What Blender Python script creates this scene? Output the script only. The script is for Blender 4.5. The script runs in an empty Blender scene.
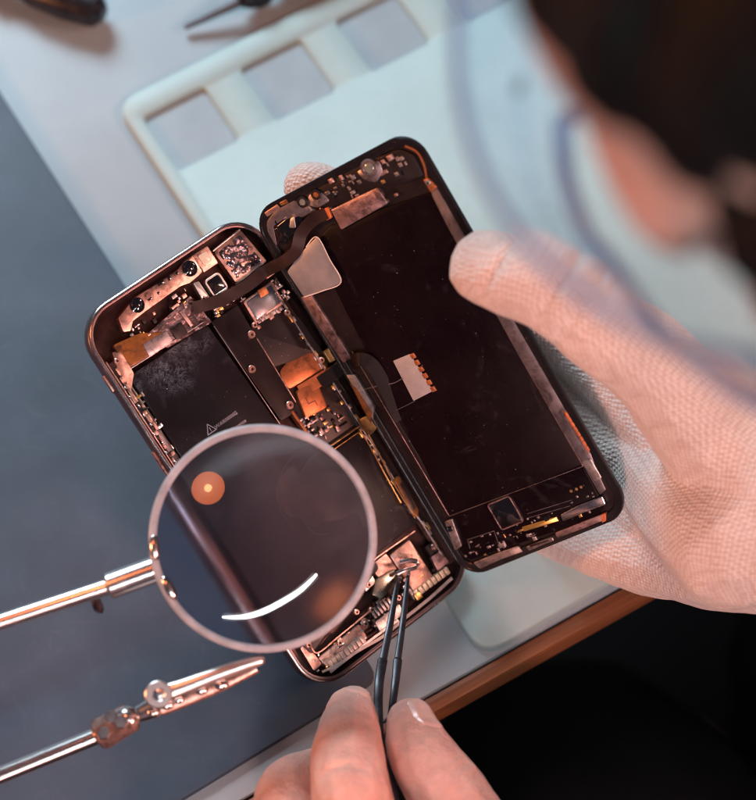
import bpy, bmesh, math, random
from mathutils import Vector, Matrix, Euler, noise
random.seed(7)
C = bpy.context.scene.collection
PI = math.pi
MM = 0.001
W_, H_, S_, D_ = 756, 800, 0.328, 800.0
EL = math.radians(64)
DESK = 43.0                               # focus point height above the bench, mm
se, ce = math.sin(EL), math.cos(EL)
CAMR = Matrix(((1, 0, 0), (0, se, -ce), (0, ce, se)))
CAMP = Vector((0, -D_ * ce, D_ * se + DESK))

# ------------------------------------------------------------------ helpers
def ray(px, py):
    return CAMR @ Vector(((px - W_ / 2) / H_ * S_, -(py - H_ / 2) / H_ * S_, -1.0))
def Q(px, py, d):
    return CAMP + ray(px, py) * d
def P(px, py, z=0.0):
    r = ray(px, py); return CAMP + r * ((z - CAMP.z) / r.z)
WM = {}
def thing(name, label, cat, M=None, group=None):
    o = bpy.data.objects.new(name, None); C.objects.link(o)
    o.empty_display_size = 0.02
    M = M or Matrix.Identity(4)
    Ms = M.copy(); Ms.translation = M.translation * MM
    o.matrix_world = Ms
    WM[o.name] = M
    o['label'] = label; o['category'] = cat
    if group: o['group'] = group
    return o
def obj(name, bm, mat, parent=None, local=False, smooth=35, sub=0):
    """world-mm bmesh (or parent-local mm) -> one linked mesh object in metres"""
    me = bpy.data.meshes.new(name)
    bmesh.ops.recalc_face_normals(bm, faces=bm.faces[:])
    if parent is not None and not local:
        bm.transform(WM[parent.name].inverted())
    bm.transform(Matrix.Scale(MM, 4))
    bm.to_mesh(me); bm.free()
    for p in me.polygons: p.use_smooth = True
    if smooth < 180: me.set_sharp_from_angle(angle=math.radians(smooth))
    me.materials.append(mat)
    o = bpy.data.objects.new(name, me); C.objects.link(o)
    if parent is not None:
        o.parent = parent; WM[o.name] = WM[parent.name]
    if sub:
        md = o.modifiers.new('sub', 'SUBSURF'); md.levels = md.render_levels = sub
    return o
def tag(o, label, cat, group=None):
    o['label'] = label; o['category'] = cat
    if group: o['group'] = group
    return o
def merge(bm, t):
    me = bpy.data.meshes.new('tmp'); t.to_mesh(me); t.free(); bm.from_mesh(me); bpy.data.meshes.remove(me)
def rnd(pts, r, n=4):
    """round the corners of a 2d polygon"""
    out = []; N = len(pts)
    pts = [Vector(p[:2]) for p in pts]
    for i in range(N):
        a, b, c = pts[i - 1], pts[i], pts[(i + 1) % N]
        u = (a - b); v = (c - b)
        k = min(r, u.length * .45, v.length * .45)
        if k < 1e-4: out.append(b); continue
        p0 = b + u.normalized() * k; p1 = b + v.normalized() * k
        for j in range(n + 1):
            t = j / n
            out.append((1 - t) ** 2 * p0 + 2 * t * (1 - t) * b + t * t * p1)
    return out
def prism(bm, pts, z0, z1, bev=0.12, r=0.0):
    if r > 0: pts = rnd(pts, r)
    t = bmesh.new()
    vs = [t.verts.new((p[0], p[1], z1)) for p in pts]
    lo = [t.verts.new((p[0], p[1], z0)) for p in pts]
    n = len(pts)
    try:
        top = t.faces.new(vs); t.faces.new(lo[::-1])
    except ValueError:
        t.free(); return
    for i in range(n):
        t.faces.new((vs[i], lo[i], lo[(i + 1) % n], vs[(i + 1) % n]))
    bmesh.ops.recalc_face_normals(t, faces=t.faces[:])
    if bev > 0:
        bmesh.ops.bevel(t, geom=list(top.edges), offset=bev, segments=2, affect='EDGES', profile=.5)
    merge(bm, t)
def rrect(w, h, r, inset=0, n=8):
    w, h, r = w - 2 * inset, h - 2 * inset, max(r - inset, .05)
    out = []
    for cx, cy, a0 in ((w/2-r, h/2-r, 0), (-w/2+r, h/2-r, 90), (-w/2+r, -h/2+r, 180), (w/2-r, -h/2+r, 270)):
        for i in range(n + 1):
            a = math.radians(a0 + 90 * i / n); out.append(Vector((cx + r * math.cos(a), cy + r * math.sin(a))))
    return out
def ring_sweep(bm, w, h, r, prof):
    loops = []
    for ins, z in prof:
        loops.append([bm.verts.new((p.x, p.y, z)) for p in rrect(w, h, r, ins)])
    n = len(loops[0])
    for a, b in zip(loops, loops[1:] + loops[:1]):
        for i in range(n):
            bm.faces.new((a[i], a[(i+1) % n], b[(i+1) % n], b[i]))
def lathe(bm, prof, M, seg=32, close=True):
    """profile [(radius, z)] turned round the z axis of M"""
    loops = []
    for r, z in prof:
        if r < 1e-5: loops.append([bm.verts.new(M @ Vector((0, 0, z)))])
        else: loops.append([bm.verts.new(M @ Vector((r * math.cos(2*PI*i/seg), r * math.sin(2*PI*i/seg), z))) for i in range(seg)])
    for a, b in zip(loops, loops[1:]):
        for i in range(seg):
            j = (i + 1) % seg
            f = [a[i % len(a)], a[j % len(a)], b[j % len(b)], b[i % len(b)]]
            g = []
            for v in f:
                if v not in g: g.append(v)
            if len(g) > 2: bm.faces.new(g)
def axis_matrix(p, z, x=None):
    z = z.normalized()
    x = x or (Vector((1, 0, 0)) if abs(z.x) < .8 else Vector((0, 1, 0)))
    y = z.cross(x).normalized(); x = y.cross(z).normalized()
    M = Matrix((x, y, z)).transposed().to_4x4(); M.translation = p
    return M
def rod(bm, a, b, r0, r1=None, seg=24, rb=.3):
    r1 = r0 if r1 is None else r1
    L = (b - a).length; M = axis_matrix(a, b - a)
    lathe(bm, [(0, 0), (r0 - rb, 0), (r0, rb), (r1, L - rb), (r1 - rb, L), (0, L)], M, seg)
def ball(bm, c, r, sc=(1, 1, 1), R=None, sub=3):
    M = Matrix.Translation(c) @ (R.to_4x4() if R else Matrix.Identity(4)) @ Matrix.Diagonal((r*sc[0], r*sc[1], r*sc[2], 1))
    bmesh.ops.create_icosphere(bm, subdivisions=sub, radius=1, matrix=M)
def tube(bm, pts, rad, seg=12, cap=True):
    rad = rad if isinstance(rad, (list, tuple)) else [rad] * len(pts)
    loops = []; up = None
    for i, p in enumerate(pts):
        t = (pts[min(i+1, len(pts)-1)] - pts[max(i-1, 0)]).normalized()
        if up is None: up = t.orthogonal().normalized()
        up = (up - t * up.dot(t)).normalized(); s = t.cross(up)
        loops.append([bm.verts.new(p + (up * math.cos(2*PI*k/seg) + s * math.sin(2*PI*k/seg)) * rad[i]) for k in range(seg)])
    for a, b in zip(loops, loops[1:]):
        for k in range(seg): bm.faces.new((a[k], a[(k+1) % seg], b[(k+1) % seg], b[k]))
    if cap: bm.faces.new(loops[0][::-1]); bm.faces.new(loops[-1])
def catmull(pts, n=6):
    out = []
    for i in range(len(pts) - 1):
        p0, p1, p2, p3 = pts[max(i-1, 0)], pts[i], pts[i+1], pts[min(i+2, len(pts)-1)]
        for j in range(n):
            t = j / n
            out.append(tuple(.5 * ((2*b) + (c-a)*t + (2*a-5*b+4*c-d)*t*t + (3*b-a-3*c+d)*t**3) for a, b, c, d in zip(p0, p1, p2, p3)))
    out.append(tuple(pts[-1])); return out
def chain(bm, joints, n=7):
    """soft limb: spheres along a smooth path of (x, y, z, r); unioned later by the voxel remesh"""
    for x, y, z, r in catmull([tuple(p) + (r,) for p, r in joints], n):
        ball(bm, Vector((x, y, z)), r, sub=2)
def remesh(bm, voxel, smooth=6, fac=.5):
    me = bpy.data.meshes.new('tmp'); bm.to_mesh(me); bm.free()
    o = bpy.data.objects.new('tmp', me); C.objects.link(o)
    m = o.modifiers.new('r', 'REMESH'); m.mode = 'VOXEL'; m.voxel_size = voxel; m.use_smooth_shade = True
    s = o.modifiers.new('s', 'SMOOTH'); s.factor = fac; s.iterations = smooth
    dg = bpy.context.evaluated_depsgraph_get()
    me2 = bpy.data.meshes.new_from_object(o.evaluated_get(dg))
    out = bmesh.new(); out.from_mesh(me2)
    bpy.data.objects.remove(o); bpy.data.meshes.remove(me); bpy.data.meshes.remove(me2)
    return out
def ribbon(bm, pts, w, side, th=.12):
    """flat flexible strip through 3d points; side = width direction (one vector or one per point)"""
    sides = side if isinstance(side, list) else [side] * len(pts)
    ws = w if isinstance(w, list) else [w] * len(pts)
    L = []
    for i, p in enumerate(pts):
        t = (pts[min(i+1, len(pts)-1)] - pts[max(i-1, 0)]).normalized()
        s = (sides[i] - t * sides[i].dot(t)).normalized(); n = t.cross(s)
        h = ws[i] / 2
        L.append([bm.verts.new(p + s*h + n*th), bm.verts.new(p - s*h + n*th), bm.verts.new(p - s*h - n*th), bm.verts.new(p + s*h - n*th)])
    for a, b in zip(L, L[1:]):
        for k in range(4): bm.faces.new((a[k], a[(k+1) % 4], b[(k+1) % 4], b[k]))
    bm.faces.new(L[0]); bm.faces.new(L[-1][::-1])

# ------------------------------------------------------------------ materials
def M_(name, col, rough=.5, metal=0.0, var=.15, vscale=300, bump=0.0, bscale=800, spec=.5, dust=0.0, dustcol=(.55, .5, .5),
       coat=0.0, rvar=.0, sss=0.0, smear=0.0, alpha=1.0, trans=0.0, spots=(), spotcol=(.30, .32, .38), blotch=None, stain=0.0, staincol=(.035, .020, .020)):
    m = bpy.data.materials.new(name); m.use_nodes = True
    N, L = m.node_tree.nodes, m.node_tree.links
    b = N['Principled BSDF']
    tc = N.new('ShaderNodeTexCoord')
    def nz(scale, detail=6, rough_=.6, dist=0.0):
        n = N.new('ShaderNodeTexNoise'); n.inputs['Scale'].default_value = scale
        n.inputs['Detail'].default_value = detail; n.inputs['Roughness'].default_value = rough_
        n.inputs['Distortion'].default_value = dist
        L.new(tc.outputs['Object'], n.inputs['Vector']); return n
    def ramp(src, a, b_, c0=0.0, c1=1.0):
        r = N.new('ShaderNodeMapRange'); r.inputs['From Min'].default_value = a; r.inputs['From Max'].default_value = b_
        r.inputs['To Min'].default_value = c0; r.inputs['To Max'].default_value = c1
        L.new(src, r.inputs['Value']); return r.outputs['Result']
    b.inputs['Roughness'].default_value = rough; b.inputs['Metallic'].default_value = metal
    b.inputs['Specular IOR Level'].default_value = spec
    b.inputs['Coat Weight'].default_value = coat; b.inputs['Coat Roughness'].default_value = .08
    mx = N.new('ShaderNodeMix'); mx.data_type = 'RGBA'
    mx.inputs['A'].default_value = tuple(c * (1 - var) for c in col) + (1,)
    mx.inputs['B'].default_value = tuple(min(1, c * (1 + var)) for c in col) + (1,)
    n1 = nz(vscale); L.new(ramp(n1.outputs['Fac'], .3, .7), mx.inputs['Factor'])
    colout = mx.outputs['Result']
    if dust > 0:
        v = N.new('ShaderNodeTexVoronoi'); v.inputs['Scale'].default_value = 420; L.new(tc.outputs['Object'], v.inputs['Vector'])
        n3 = nz(90, 3)
        th = ramp(n3.outputs['Fac'], .35, .8, .02, .02 + .16 * dust)
        lt = N.new('ShaderNodeMath'); lt.operation = 'LESS_THAN'; L.new(v.outputs['Distance'], lt.inputs[0]); L.new(th, lt.inputs[1])
        sc = N.new('ShaderNodeMath'); sc.operation = 'MULTIPLY'; L.new(lt.outputs[0], sc.inputs[0]); sc.inputs[1].default_value = .8
        m2 = N.new('ShaderNodeMix'); m2.data_type = 'RGBA'; L.new(sc.outputs[0], m2.inputs['Factor']); L.new(colout, m2.inputs['A'])
        m2.inputs['B'].default_value = dustcol + (1,); colout = m2.outputs['Result']
    if smear > 0:
        n4 = nz(60, 8, .7, 2.5)
        m3 = N.new('ShaderNodeMix'); m3.data_type = 'RGBA'; L.new(ramp(n4.outputs['Fac'], .56, .75, 0, smear), m3.inputs['Factor']); L.new(colout, m3.inputs['A'])
        m3.inputs['B'].default_value = (.30, .30, .36, 1); colout = m3.outputs['Result']
    if stain > 0:
        n8 = nz(150, 10, .72, 1.2); n9 = nz(620, 4, .6)
        ad = N.new('ShaderNodeMath'); ad.operation = 'MULTIPLY_ADD'; L.new(n9.outputs['Fac'], ad.inputs[0]); ad.inputs[1].default_value = .35; L.new(n8.outputs['Fac'], ad.inputs[2])
        m6 = N.new('ShaderNodeMix'); m6.data_type = 'RGBA'; L.new(ramp(ad.outputs[0], .66, .84, 0, stain), m6.inputs['Factor']); L.new(colout, m6.inputs['A'])
        m6.inputs['B'].default_value = staincol + (1,); colout = m6.outputs['Result']
    if blotch:
        n5 = nz(85, 6, .65, .4)
        m4 = N.new('ShaderNodeMix'); m4.data_type = 'RGBA'; L.new(ramp(n5.outputs['Fac'], .40, .68, 0, .38), m4.inputs['Factor']); L.new(colout, m4.inputs['A'])
        m4.inputs['B'].default_value = blotch + (1,); colout = m4.outputs['Result']
    for (sx, sy, rad, amt) in spots:        # dried flux / adhesive residue with a place of its own on the part
        vd = N.new('ShaderNodeVectorMath'); vd.operation = 'DISTANCE'; L.new(tc.outputs['Object'], vd.inputs[0]); vd.inputs[1].default_value = (sx * MM, sy * MM, 0)
        n6 = nz(330, 9, .72, 2.2)
        ab = N.new('ShaderNodeMath'); ab.operation = 'SUBTRACT'; L.new(n6.outputs['Fac'], ab.inputs[0]); ab.inputs[1].default_value = .5
        aa = N.new('ShaderNodeMath'); aa.operation = 'ABSOLUTE'; L.new(ab.outputs[0], aa.inputs[0])
        rid = ramp(aa.outputs[0], .0, .06, 1, 0); fall = ramp(vd.outputs['Value'], rad * MM * .25, rad * MM, amt, 0)
        mu_ = N.new('ShaderNodeMath'); mu_.operation = 'MULTIPLY'; L.new(rid, mu_.inputs[0]); L.new(fall, mu_.inputs[1])
        n7 = nz(110, 4); m7 = N.new('ShaderNodeMath'); m7.operation = 'MULTIPLY'; L.new(mu_.outputs[0], m7.inputs[0]); L.new(ramp(n7.outputs['Fac'], .4, .6), m7.inputs[1])
        m5 = N.new('ShaderNodeMix'); m5.data_type = 'RGBA'; L.new(m7.outputs[0], m5.inputs['Factor']); L.new(colout, m5.inputs['A'])
        m5.inputs['B'].default_value = spotcol + (1,); colout = m5.outputs['Result']
    L.new(colout, b.inputs['Base Color'])
    if rvar > 0:
        n2 = nz(vscale * .5, 8, .7, .6)
        L.new(ramp(n2.outputs['Fac'], .3, .7, max(.02, rough - rvar), min(1, rough + rvar)), b.inputs['Roughness'])
    if bump > 0:
        nb = nz(bscale, 4); bp = N.new('ShaderNodeBump'); bp.inputs['Strength'].default_value = bump; bp.inputs['Distance'].default_value = .0006
        L.new(nb.outputs['Fac'], bp.inputs['Height']); L.new(bp.outputs['Normal'], b.inputs['Normal'])
    if sss > 0:
        b.inputs['Subsurface Weight'].default_value = sss; b.inputs['Subsurface Radius'].default_value = (1, .45, .3); b.inputs['Subsurface Scale'].default_value = .003
    b.inputs['Alpha'].default_value = alpha
    b.inputs['Transmission Weight'].default_value = trans
    return m
black = M_('black_panel', (.0062, .0028, .0046), .30, var=.3, vscale=60, rvar=.1, dust=.35, smear=.06, spec=.10)
blackm = M_('black_plastic', (.012, .007, .008), .42, var=.3, rvar=.12, dust=.35, spec=.3)
cellblk = M_('battery_wrap', (.013, .010, .013), .38, var=.25, vscale=80, rvar=.12, dust=.5, smear=.14, bump=.05, bscale=120, spec=.28)
steel = M_('polished_steel', (.62, .58, .58), .22, 1, var=.12, vscale=150, rvar=.1)
darksteel = M_('dark_steel', (.20, .145, .15), .36, 1, var=.2, vscale=120, rvar=.12)
silver = M_('brushed_silver', (.62, .60, .58), .42, 1, stain=.5, var=.15, vscale=200, rvar=.12, bump=.06)
dullsilver = M_('dull_silver', (.42, .38, .39), .42, 1, var=.35, vscale=160, rvar=.15, bump=.15, bscale=300, stain=.7)
copper = M_('coppery_shield', (.70, .44, .37), .40, 1, var=.28, vscale=160, rvar=.18, bump=.22, bscale=340, smear=.25, stain=.8)  # warm lamplight on the metal is put into this coppery colour
copperflex = M_('copper_flex', (.58, .21, .085), .38, .7, stain=.6, var=.25, vscale=150, rvar=.1)
pinkmetal = M_('rosy_metal', (.42, .29, .29), .45, .9, var=.45, vscale=260, rvar=.15, bump=.35, bscale=420, stain=.85)
gold = M_('gold_contact', (.80, .50, .20), .3, 1, var=.25, vscale=300, rvar=.1)
amber = M_('amber_tape', (.24, .09, .020), .3, .2, stain=.8, var=.4, vscale=200, coat=.4)
flexbrown = M_('brown_flex', (.020, .0085, .008), .36, var=.5, vscale=120, rvar=.12, coat=.15)
whitep = M_('white_plastic', (.7, .66, .62), .5, var=.12)
orangeb = M_('orange_bit', (.65, .17, .05), .4, var=.3)
chipblue = M_('chip_shield', (.40, .44, .50), .25, 1, var=.25, vscale=70, rvar=.1)
foil = M_('crumpled_foil', (.22, .18, .20), .25, .9, var=.9, vscale=150, bump=.5, bscale=170, rvar=.15, smear=.5)
sticker = M_('clear_sticker', (.36, .36, .37), .25, .45, var=.45, vscale=55, coat=.5, bump=.1, bscale=60)
labelm = M_('silver_label', (.42, .41, .42), .5, .3, var=.12, vscale=250, bump=.08)
greyplate = M_('grey_plate', (.20, .18, .20), .4, .7, stain=.7, var=.3, vscale=130, rvar=.15, bump=.1)
lensblk = M_('lens_black', (.006, .006, .009), .08, coat=1.0, var=.1)
lensgrn = M_('lens_glass', (.20, .24, .22), .2, coat=1.0, var=.1)
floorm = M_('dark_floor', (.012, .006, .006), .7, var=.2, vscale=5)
deskm = M_('bench_laminate', (.36, .45, .505), .38, var=.05, vscale=40, dust=.12, dustcol=(.3, .3, .3), bump=.02)
trim = None
matm = M_('bench_mat', (.056, .082, .120), .52, var=.2, vscale=25, smear=.10, dust=.22, dustcol=(.32, .35, .4), bump=.06, bscale=900, rvar=.06)
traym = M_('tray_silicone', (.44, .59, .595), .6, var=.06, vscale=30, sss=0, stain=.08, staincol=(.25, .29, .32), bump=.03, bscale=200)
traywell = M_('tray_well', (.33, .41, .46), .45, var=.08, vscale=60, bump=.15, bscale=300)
chrome = M_('chrome', (.75, .70, .69), .23, 1, var=.08, vscale=100, rvar=.05)
toolblk = M_('black_tool_coat', (.035, .033, .040), .32, .6, var=.3, vscale=200, rvar=.1)
tipst = M_('bare_tip_steel', (.55, .52, .52), .3, 1, var=.1)
frost = M_('ground_glass', (.60, .64, .70), .38, var=.25, vscale=160, bump=.4, bscale=500, trans=.45)
shirt = M_('dark_shirt', (.010, .007, .008), .9, var=.3, vscale=200, bump=.3)
hairm = M_('dark_hair', (.005, .003, .003), .6, var=.5, vscale=200, bump=.8, bscale=200, spec=.15)
redrub = M_('red_rubber', (.35, .03, .03), .5)
nailm = M_('fingernail', (.70, .43, .37), .25, var=.08, coat=.3, sss=.1)
ink = M_('white_ink', (.45, .48, .55), .6, var=.1)
def wood():
    m = M_('wood_trim', (.36, .14, .06), .45, var=.1)
    N, L = m.node_tree.nodes, m.node_tree.links; b = N['Principled BSDF']
    tc = N.new('ShaderNodeTexCoord'); mp = N.new('ShaderNodeMapping'); mp.inputs['Scale'].default_value = (4, 160, 160)
    n = N.new('ShaderNodeTexNoise'); n.inputs['Scale'].default_value = 3; n.inputs['Detail'].default_value = 8; n.inputs['Distortion'].default_value = .6
    r = N.new('ShaderNodeValToRGB'); r.color_ramp.elements[0].position = .3; r.color_ramp.elements[1].position = .75
    r.color_ramp.elements[0].color = (.15, .052, .022, 1); r.color_ramp.elements[1].color = (.33, .13, .055, 1)
    L.new(tc.outputs['Object'], mp.inputs['Vector']); L.new(mp.outputs['Vector'], n.inputs['Vector']); L.new(n.outputs['Fac'], r.inputs['Fac']); L.new(r.outputs['Color'], b.inputs['Base Color'])
    return m
trim = wood()
def skinmat():
    m = M_('skin', (.71, .43, .36), .42, var=.14, vscale=140, sss=.18, rvar=.1, blotch=(.60, .23, .19))
    N, L = m.node_tree.nodes, m.node_tree.links; b = N['Principled BSDF']
    tc = N.new('ShaderNodeTexCoord')
    v = N.new('ShaderNodeTexVoronoi'); v.inputs['Scale'].default_value = 720; v.feature = 'DISTANCE_TO_EDGE'
    n = N.new('ShaderNodeTexNoise'); n.inputs['Scale'].default_value = 420; n.inputs['Detail'].default_value = 9; n.inputs['Roughness'].default_value = .7
    for x in (v, n): L.new(tc.outputs['Object'], x.inputs['Vector'])
    a = N.new('ShaderNodeMath'); a.operation = 'MULTIPLY_ADD'; L.new(v.outputs['Distance'], a.inputs[0]); a.inputs[1].default_value = .35; L.new(n.outputs['Fac'], a.inputs[2])
    bp = N.new('ShaderNodeBump'); bp.inputs['Strength'].default_value = .8; bp.inputs['Distance'].default_value = .0011
    L.new(a.outputs[0], bp.inputs['Height']); L.new(bp.outputs['Normal'], b.inputs['Normal'])
    return m
skin = skinmat()
def knit():
    m = M_('knit_cotton', (.74, .65, .62), .95, var=.12, vscale=45, spec=.12, smear=.0)
    N, L = m.node_tree.nodes, m.node_tree.links; b = N['Principled BSDF']
    b.inputs['Sheen Weight'].default_value = .3
    tc = N.new('ShaderNodeTexCoord')
    def wave(rot, period, dist):
        mp = N.new('ShaderNodeMapping'); mp.inputs['Rotation'].default_value = rot
        w = N.new('ShaderNodeTexWave'); w.inputs['Scale'].default_value = .314 / period; w.inputs['Distortion'].default_value = dist
        w.inputs['Detail'].default_value = 1; w.inputs['Detail Scale'].default_value = .15
        L.new(tc.outputs['Object'], mp.inputs['Vector']); L.new(mp.outputs['Vector'], w.inputs['Vector']); return w.outputs['Fac']
    mp = N.new('ShaderNodeMapping'); mp.inputs['Rotation'].default_value = (.4, .3, math.radians(33)); mp.inputs['Scale'].default_value = (1.0, 1.45, 1.2)
    L.new(tc.outputs['Object'], mp.inputs['Vector'])
    nd = N.new('ShaderNodeTexNoise'); nd.inputs['Scale'].default_value = 60; L.new(mp.outputs['Vector'], nd.inputs['Vector'])
    wv = N.new('ShaderNodeVectorMath'); wv.operation = 'MULTIPLY_ADD'; L.new(nd.outputs['Color'], wv.inputs[0]); wv.inputs[1].default_value = (.0016,) * 3; L.new(mp.outputs['Vector'], wv.inputs[2])
    vo = N.new('ShaderNodeTexVoronoi'); vo.inputs['Scale'].default_value = 640; vo.inputs['Randomness'].default_value = .22; L.new(wv.outputs[0], vo.inputs['Vector'])
    mul = N.new('ShaderNodeMapRange'); mul.inputs['From Min'].default_value = .12; mul.inputs['From Max'].default_value = .75; mul.inputs['To Min'].default_value = 1; mul.inputs['To Max'].default_value = 0
    L.new(vo.outputs['Distance'], mul.inputs['Value'])
    n = N.new('ShaderNodeTexNoise'); n.inputs['Scale'].default_value = 1500; L.new(tc.outputs['Object'], n.inputs['Vector'])
    ad = N.new('ShaderNodeMath'); ad.operation = 'MULTIPLY_ADD'; L.new(n.outputs['Fac'], ad.inputs[0]); ad.inputs[1].default_value = .35; L.new(mul.outputs[0], ad.inputs[2])
    bp = N.new('ShaderNodeBump'); bp.inputs['Strength'].default_value = .75; bp.inputs['Distance'].default_value = .0006
    L.new(ad.outputs[0], bp.inputs['Height']); L.new(bp.outputs['Normal'], b.inputs['Normal'])
    # shade in the gaps between yarn loops, painted into the base colour
    src = b.inputs['Base Color'].links[0].from_socket
    mx = N.new('ShaderNodeMix'); mx.data_type = 'RGBA'; mr = N.new('ShaderNodeMapRange'); L.new(mul.outputs[0], mr.inputs['Value'])
    mr.inputs['From Max'].default_value = .75; mr.inputs['To Min'].default_value = .6; mr.inputs['To Max'].default_value = 0
    L.new(mr.outputs['Result'], mx.inputs['Factor']); L.new(src, mx.inputs['A']); mx.inputs['B'].default_value = (.42, .27, .23, 1)
    L.new(mx.outputs['Result'], b.inputs['Base Color'])
    return m
knitm = knit()
cuffm = M_('cuff_band', (.25, .25, .36), .9, var=.1, bump=.3)
def glassmat(name, col=(1, 1, 1), rough=0.0, ior=1.5):
    m = bpy.data.materials.new(name); m.use_nodes = True; b = m.node_tree.nodes['Principled BSDF']
    b.inputs['Base Color'].default_value = col + (1,); b.inputs['Roughness'].default_value = rough
    b.inputs['Transmission Weight'].default_value = 1; b.inputs['IOR'].default_value = ior
    return m
lensglass = glassmat('magnifier_glass', (.84, .88, .95), .015)
visor = glassmat('blue_visor', (.86, .92, 1.0), .03, 1.04)
def emit(name, col, s):
    m = bpy.data.materials.new(name); m.use_nodes = True; b = m.node_tree.nodes['Principled BSDF']
    b.inputs['Base Color'].default_value = (.8, .8, .8, 1); b.inputs['Emission Color'].default_value = col + (1,); b.inputs['Emission Strength'].default_value = s
    return m

def filmmat():
    m = glassmat('smeared_glass', (.58, .68, .92), .15); N, L = m.node_tree.nodes, m.node_tree.links
    b = N['Principled BSDF']; out = N['Material Output']; d = N.new('ShaderNodeBsdfDiffuse'); d.inputs['Color'].default_value = (.40, .48, .70, 1)
    n = N.new('ShaderNodeTexNoise'); n.inputs['Scale'].default_value = 55; n.inputs['Detail'].default_value = 7; n.inputs['Distortion'].default_value = 1.5
    tc = N.new('ShaderNodeTexCoord'); L.new(tc.outputs['Object'], n.inputs['Vector'])
    r = N.new('ShaderNodeMapRange'); r.inputs['From Min'].default_value = .35; r.inputs['From Max'].default_value = .75; r.inputs['To Min'].default_value = .0; r.inputs['To Max'].default_value = .035
    L.new(n.outputs['Fac'], r.inputs['Value']); x = N.new('ShaderNodeMixShader'); L.new(r.outputs['Result'], x.inputs['Fac']); L.new(b.outputs[0], x.inputs[1]); L.new(d.outputs[0], x.inputs[2]); L.new(x.outputs[0], out.inputs['Surface'])
    return m
film = filmmat()
# ------------------------------------------------------------------ bench, mat, tray
E0, E1 = P(420.5, 698), P(609, 592)
ex = (E1 - E0).normalized(); ey = Vector((-ex.y, ex.x, 0))          # along the front edge / into the bench
BM = Matrix((ex, ey, Vector((0, 0, 1)))).transposed().to_4x4(); BM.translation = E0.copy()
Mb = BM.copy(); Mb.translation = E0 - Vector((0, 0, 735))
bench = thing('workbench', 'pale laminate workbench with an orange brown wooden front edge, under everything', 'workbench', Mb)
def bl(x, y, z): return (BM @ Vector((x, y, z)))
def bbox(x0, x1, y0, y1, z0, z1, bev=.3):
    t = bmesh.new(); prism(t, [(x0, y0), (x1, y0), (x1, y1), (x0, y1)], z0, z1, bev); t.transform(BM); return t
obj('tabletop', bbox(-700, 800, 0, 700, -28, 0), deskm, bench)
obj('edge_trim', bbox(-700, 800, -6.5, -.7, -12, -.6, 1.6), trim, bench)
for x, y in ((-660, 40), (760, 40), (-660, 660), (760, 660)):
    obj('leg', bbox(x - 25, x + 25, y - 25, y + 25, -735, -28), blackm, bench)
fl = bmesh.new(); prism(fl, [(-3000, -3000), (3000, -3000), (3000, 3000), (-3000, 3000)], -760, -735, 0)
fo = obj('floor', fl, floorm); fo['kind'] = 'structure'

mc = P(379, 681); mu = (P(125, 288) - mc).normalized(); mv = (P(190, 800) - P(345, 705)).normalized()
t = bmesh.new()
pts = [mc, mc + mu * 420, mc + mu * 420 + mv * 520, mc + mv * 520]
prism(t, pts, .05, 2.8, .4, r=5)
tag(obj('work_mat', t, matm), 'dark blue grey rubber bench mat lying beneath the magnifier and phone', 'mat')

tz = 3.4
T0, T1 = P(117, 103, tz), P(483, 653, tz)
ty = (T0 - T1).normalized(); tx = Vector((ty.y, -ty.x, 0)); TL = (T0 - T1).length
TM = Matrix((tx, ty, Vector((0, 0, 1)))).transposed().to_4x4(); TM.translation = Vector((T1.x, T1.y, 0))
TI = TM.inverted()
s1 = TI @ P(191, 128, tz); s2 = TI @ P(297, 92, tz)
step = s2.x - s1.x
TWID = s1.x * 2 + step * 6
t = bmesh.new()
def loop(bm, pts, z): 
    vs = [bm.verts.new((p[0], p[1], z)) for p in pts]
    return vs, [bm.edges.new((vs[i], vs[(i+1) % len(vs)])) for i in range(len(vs))]
outer = rnd([(0, 0), (TWID, 0), (TWID, TL), (0, TL)], 9, 8)
ov, oe = loop(t, outer, tz)
alle = list(oe)
wells = []
def rr(cx, cy, w, h, r): return [(p.x + cx, p.y + cy) for p in rrect(w, h, r, 0, 4)]
wl = [(s1.x + step * k, s1.y, 27, 28) for k in range(7)]
wellf = bmesh.new()
inner = []
for cx, cy, w, h in wl:
    iv, ie = loop(t, rr(cx, cy, w, h, 2.5), tz); alle += ie; inner.append((cx, cy, w, h, iv))
bmesh.ops.triangle_fill(t, edges=alle, use_beauty=True, use_dissolve=False)
for f in t.faces: f.normal_update()
def strip_faces(bm, a, b):
    for i in range(len(a)): bm.faces.new((a[i], a[(i+1) % len(a)], b[(i+1) % len(a)], b[i]))
prev = ov
for z, ins in ((tz - .4, -.45), (tz - 1.2, -.7), (.05, -.8)):
    cur = [t.verts.new((p.x, p.y, z)) for p in [Vector(((q[0] - TWID/2) * (1 - 2*ins/TWID) + TWID/2, (q[1] - TL/2) * (1 - 2*ins/TL) + TL/2)) for q in outer]]
    strip_faces(t, prev, cur); prev = cur
t.faces.new(prev)
for cx, cy, w, h, iv in inner:
    prev = iv
    for z, ins in ((tz - .3, .35), (1.3, .9)):
        cur = [t.verts.new((p[0], p[1], z)) for p in rr(cx, cy, w - 2*ins, h - 2*ins, 2)]
        strip_faces(t, prev, cur); prev = cur
    t.faces.new(prev)
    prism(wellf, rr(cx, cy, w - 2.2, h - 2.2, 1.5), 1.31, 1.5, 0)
trayM = TM.copy()
tray = thing('sorting_tray', 'pale mint silicone parts tray with square wells, behind the opened phone', 'tray', trayM)
obj('tray_body', t, traym, tray, local=True, smooth=50)
obj('well_floor', wellf, traywell, tray, local=True)

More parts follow.
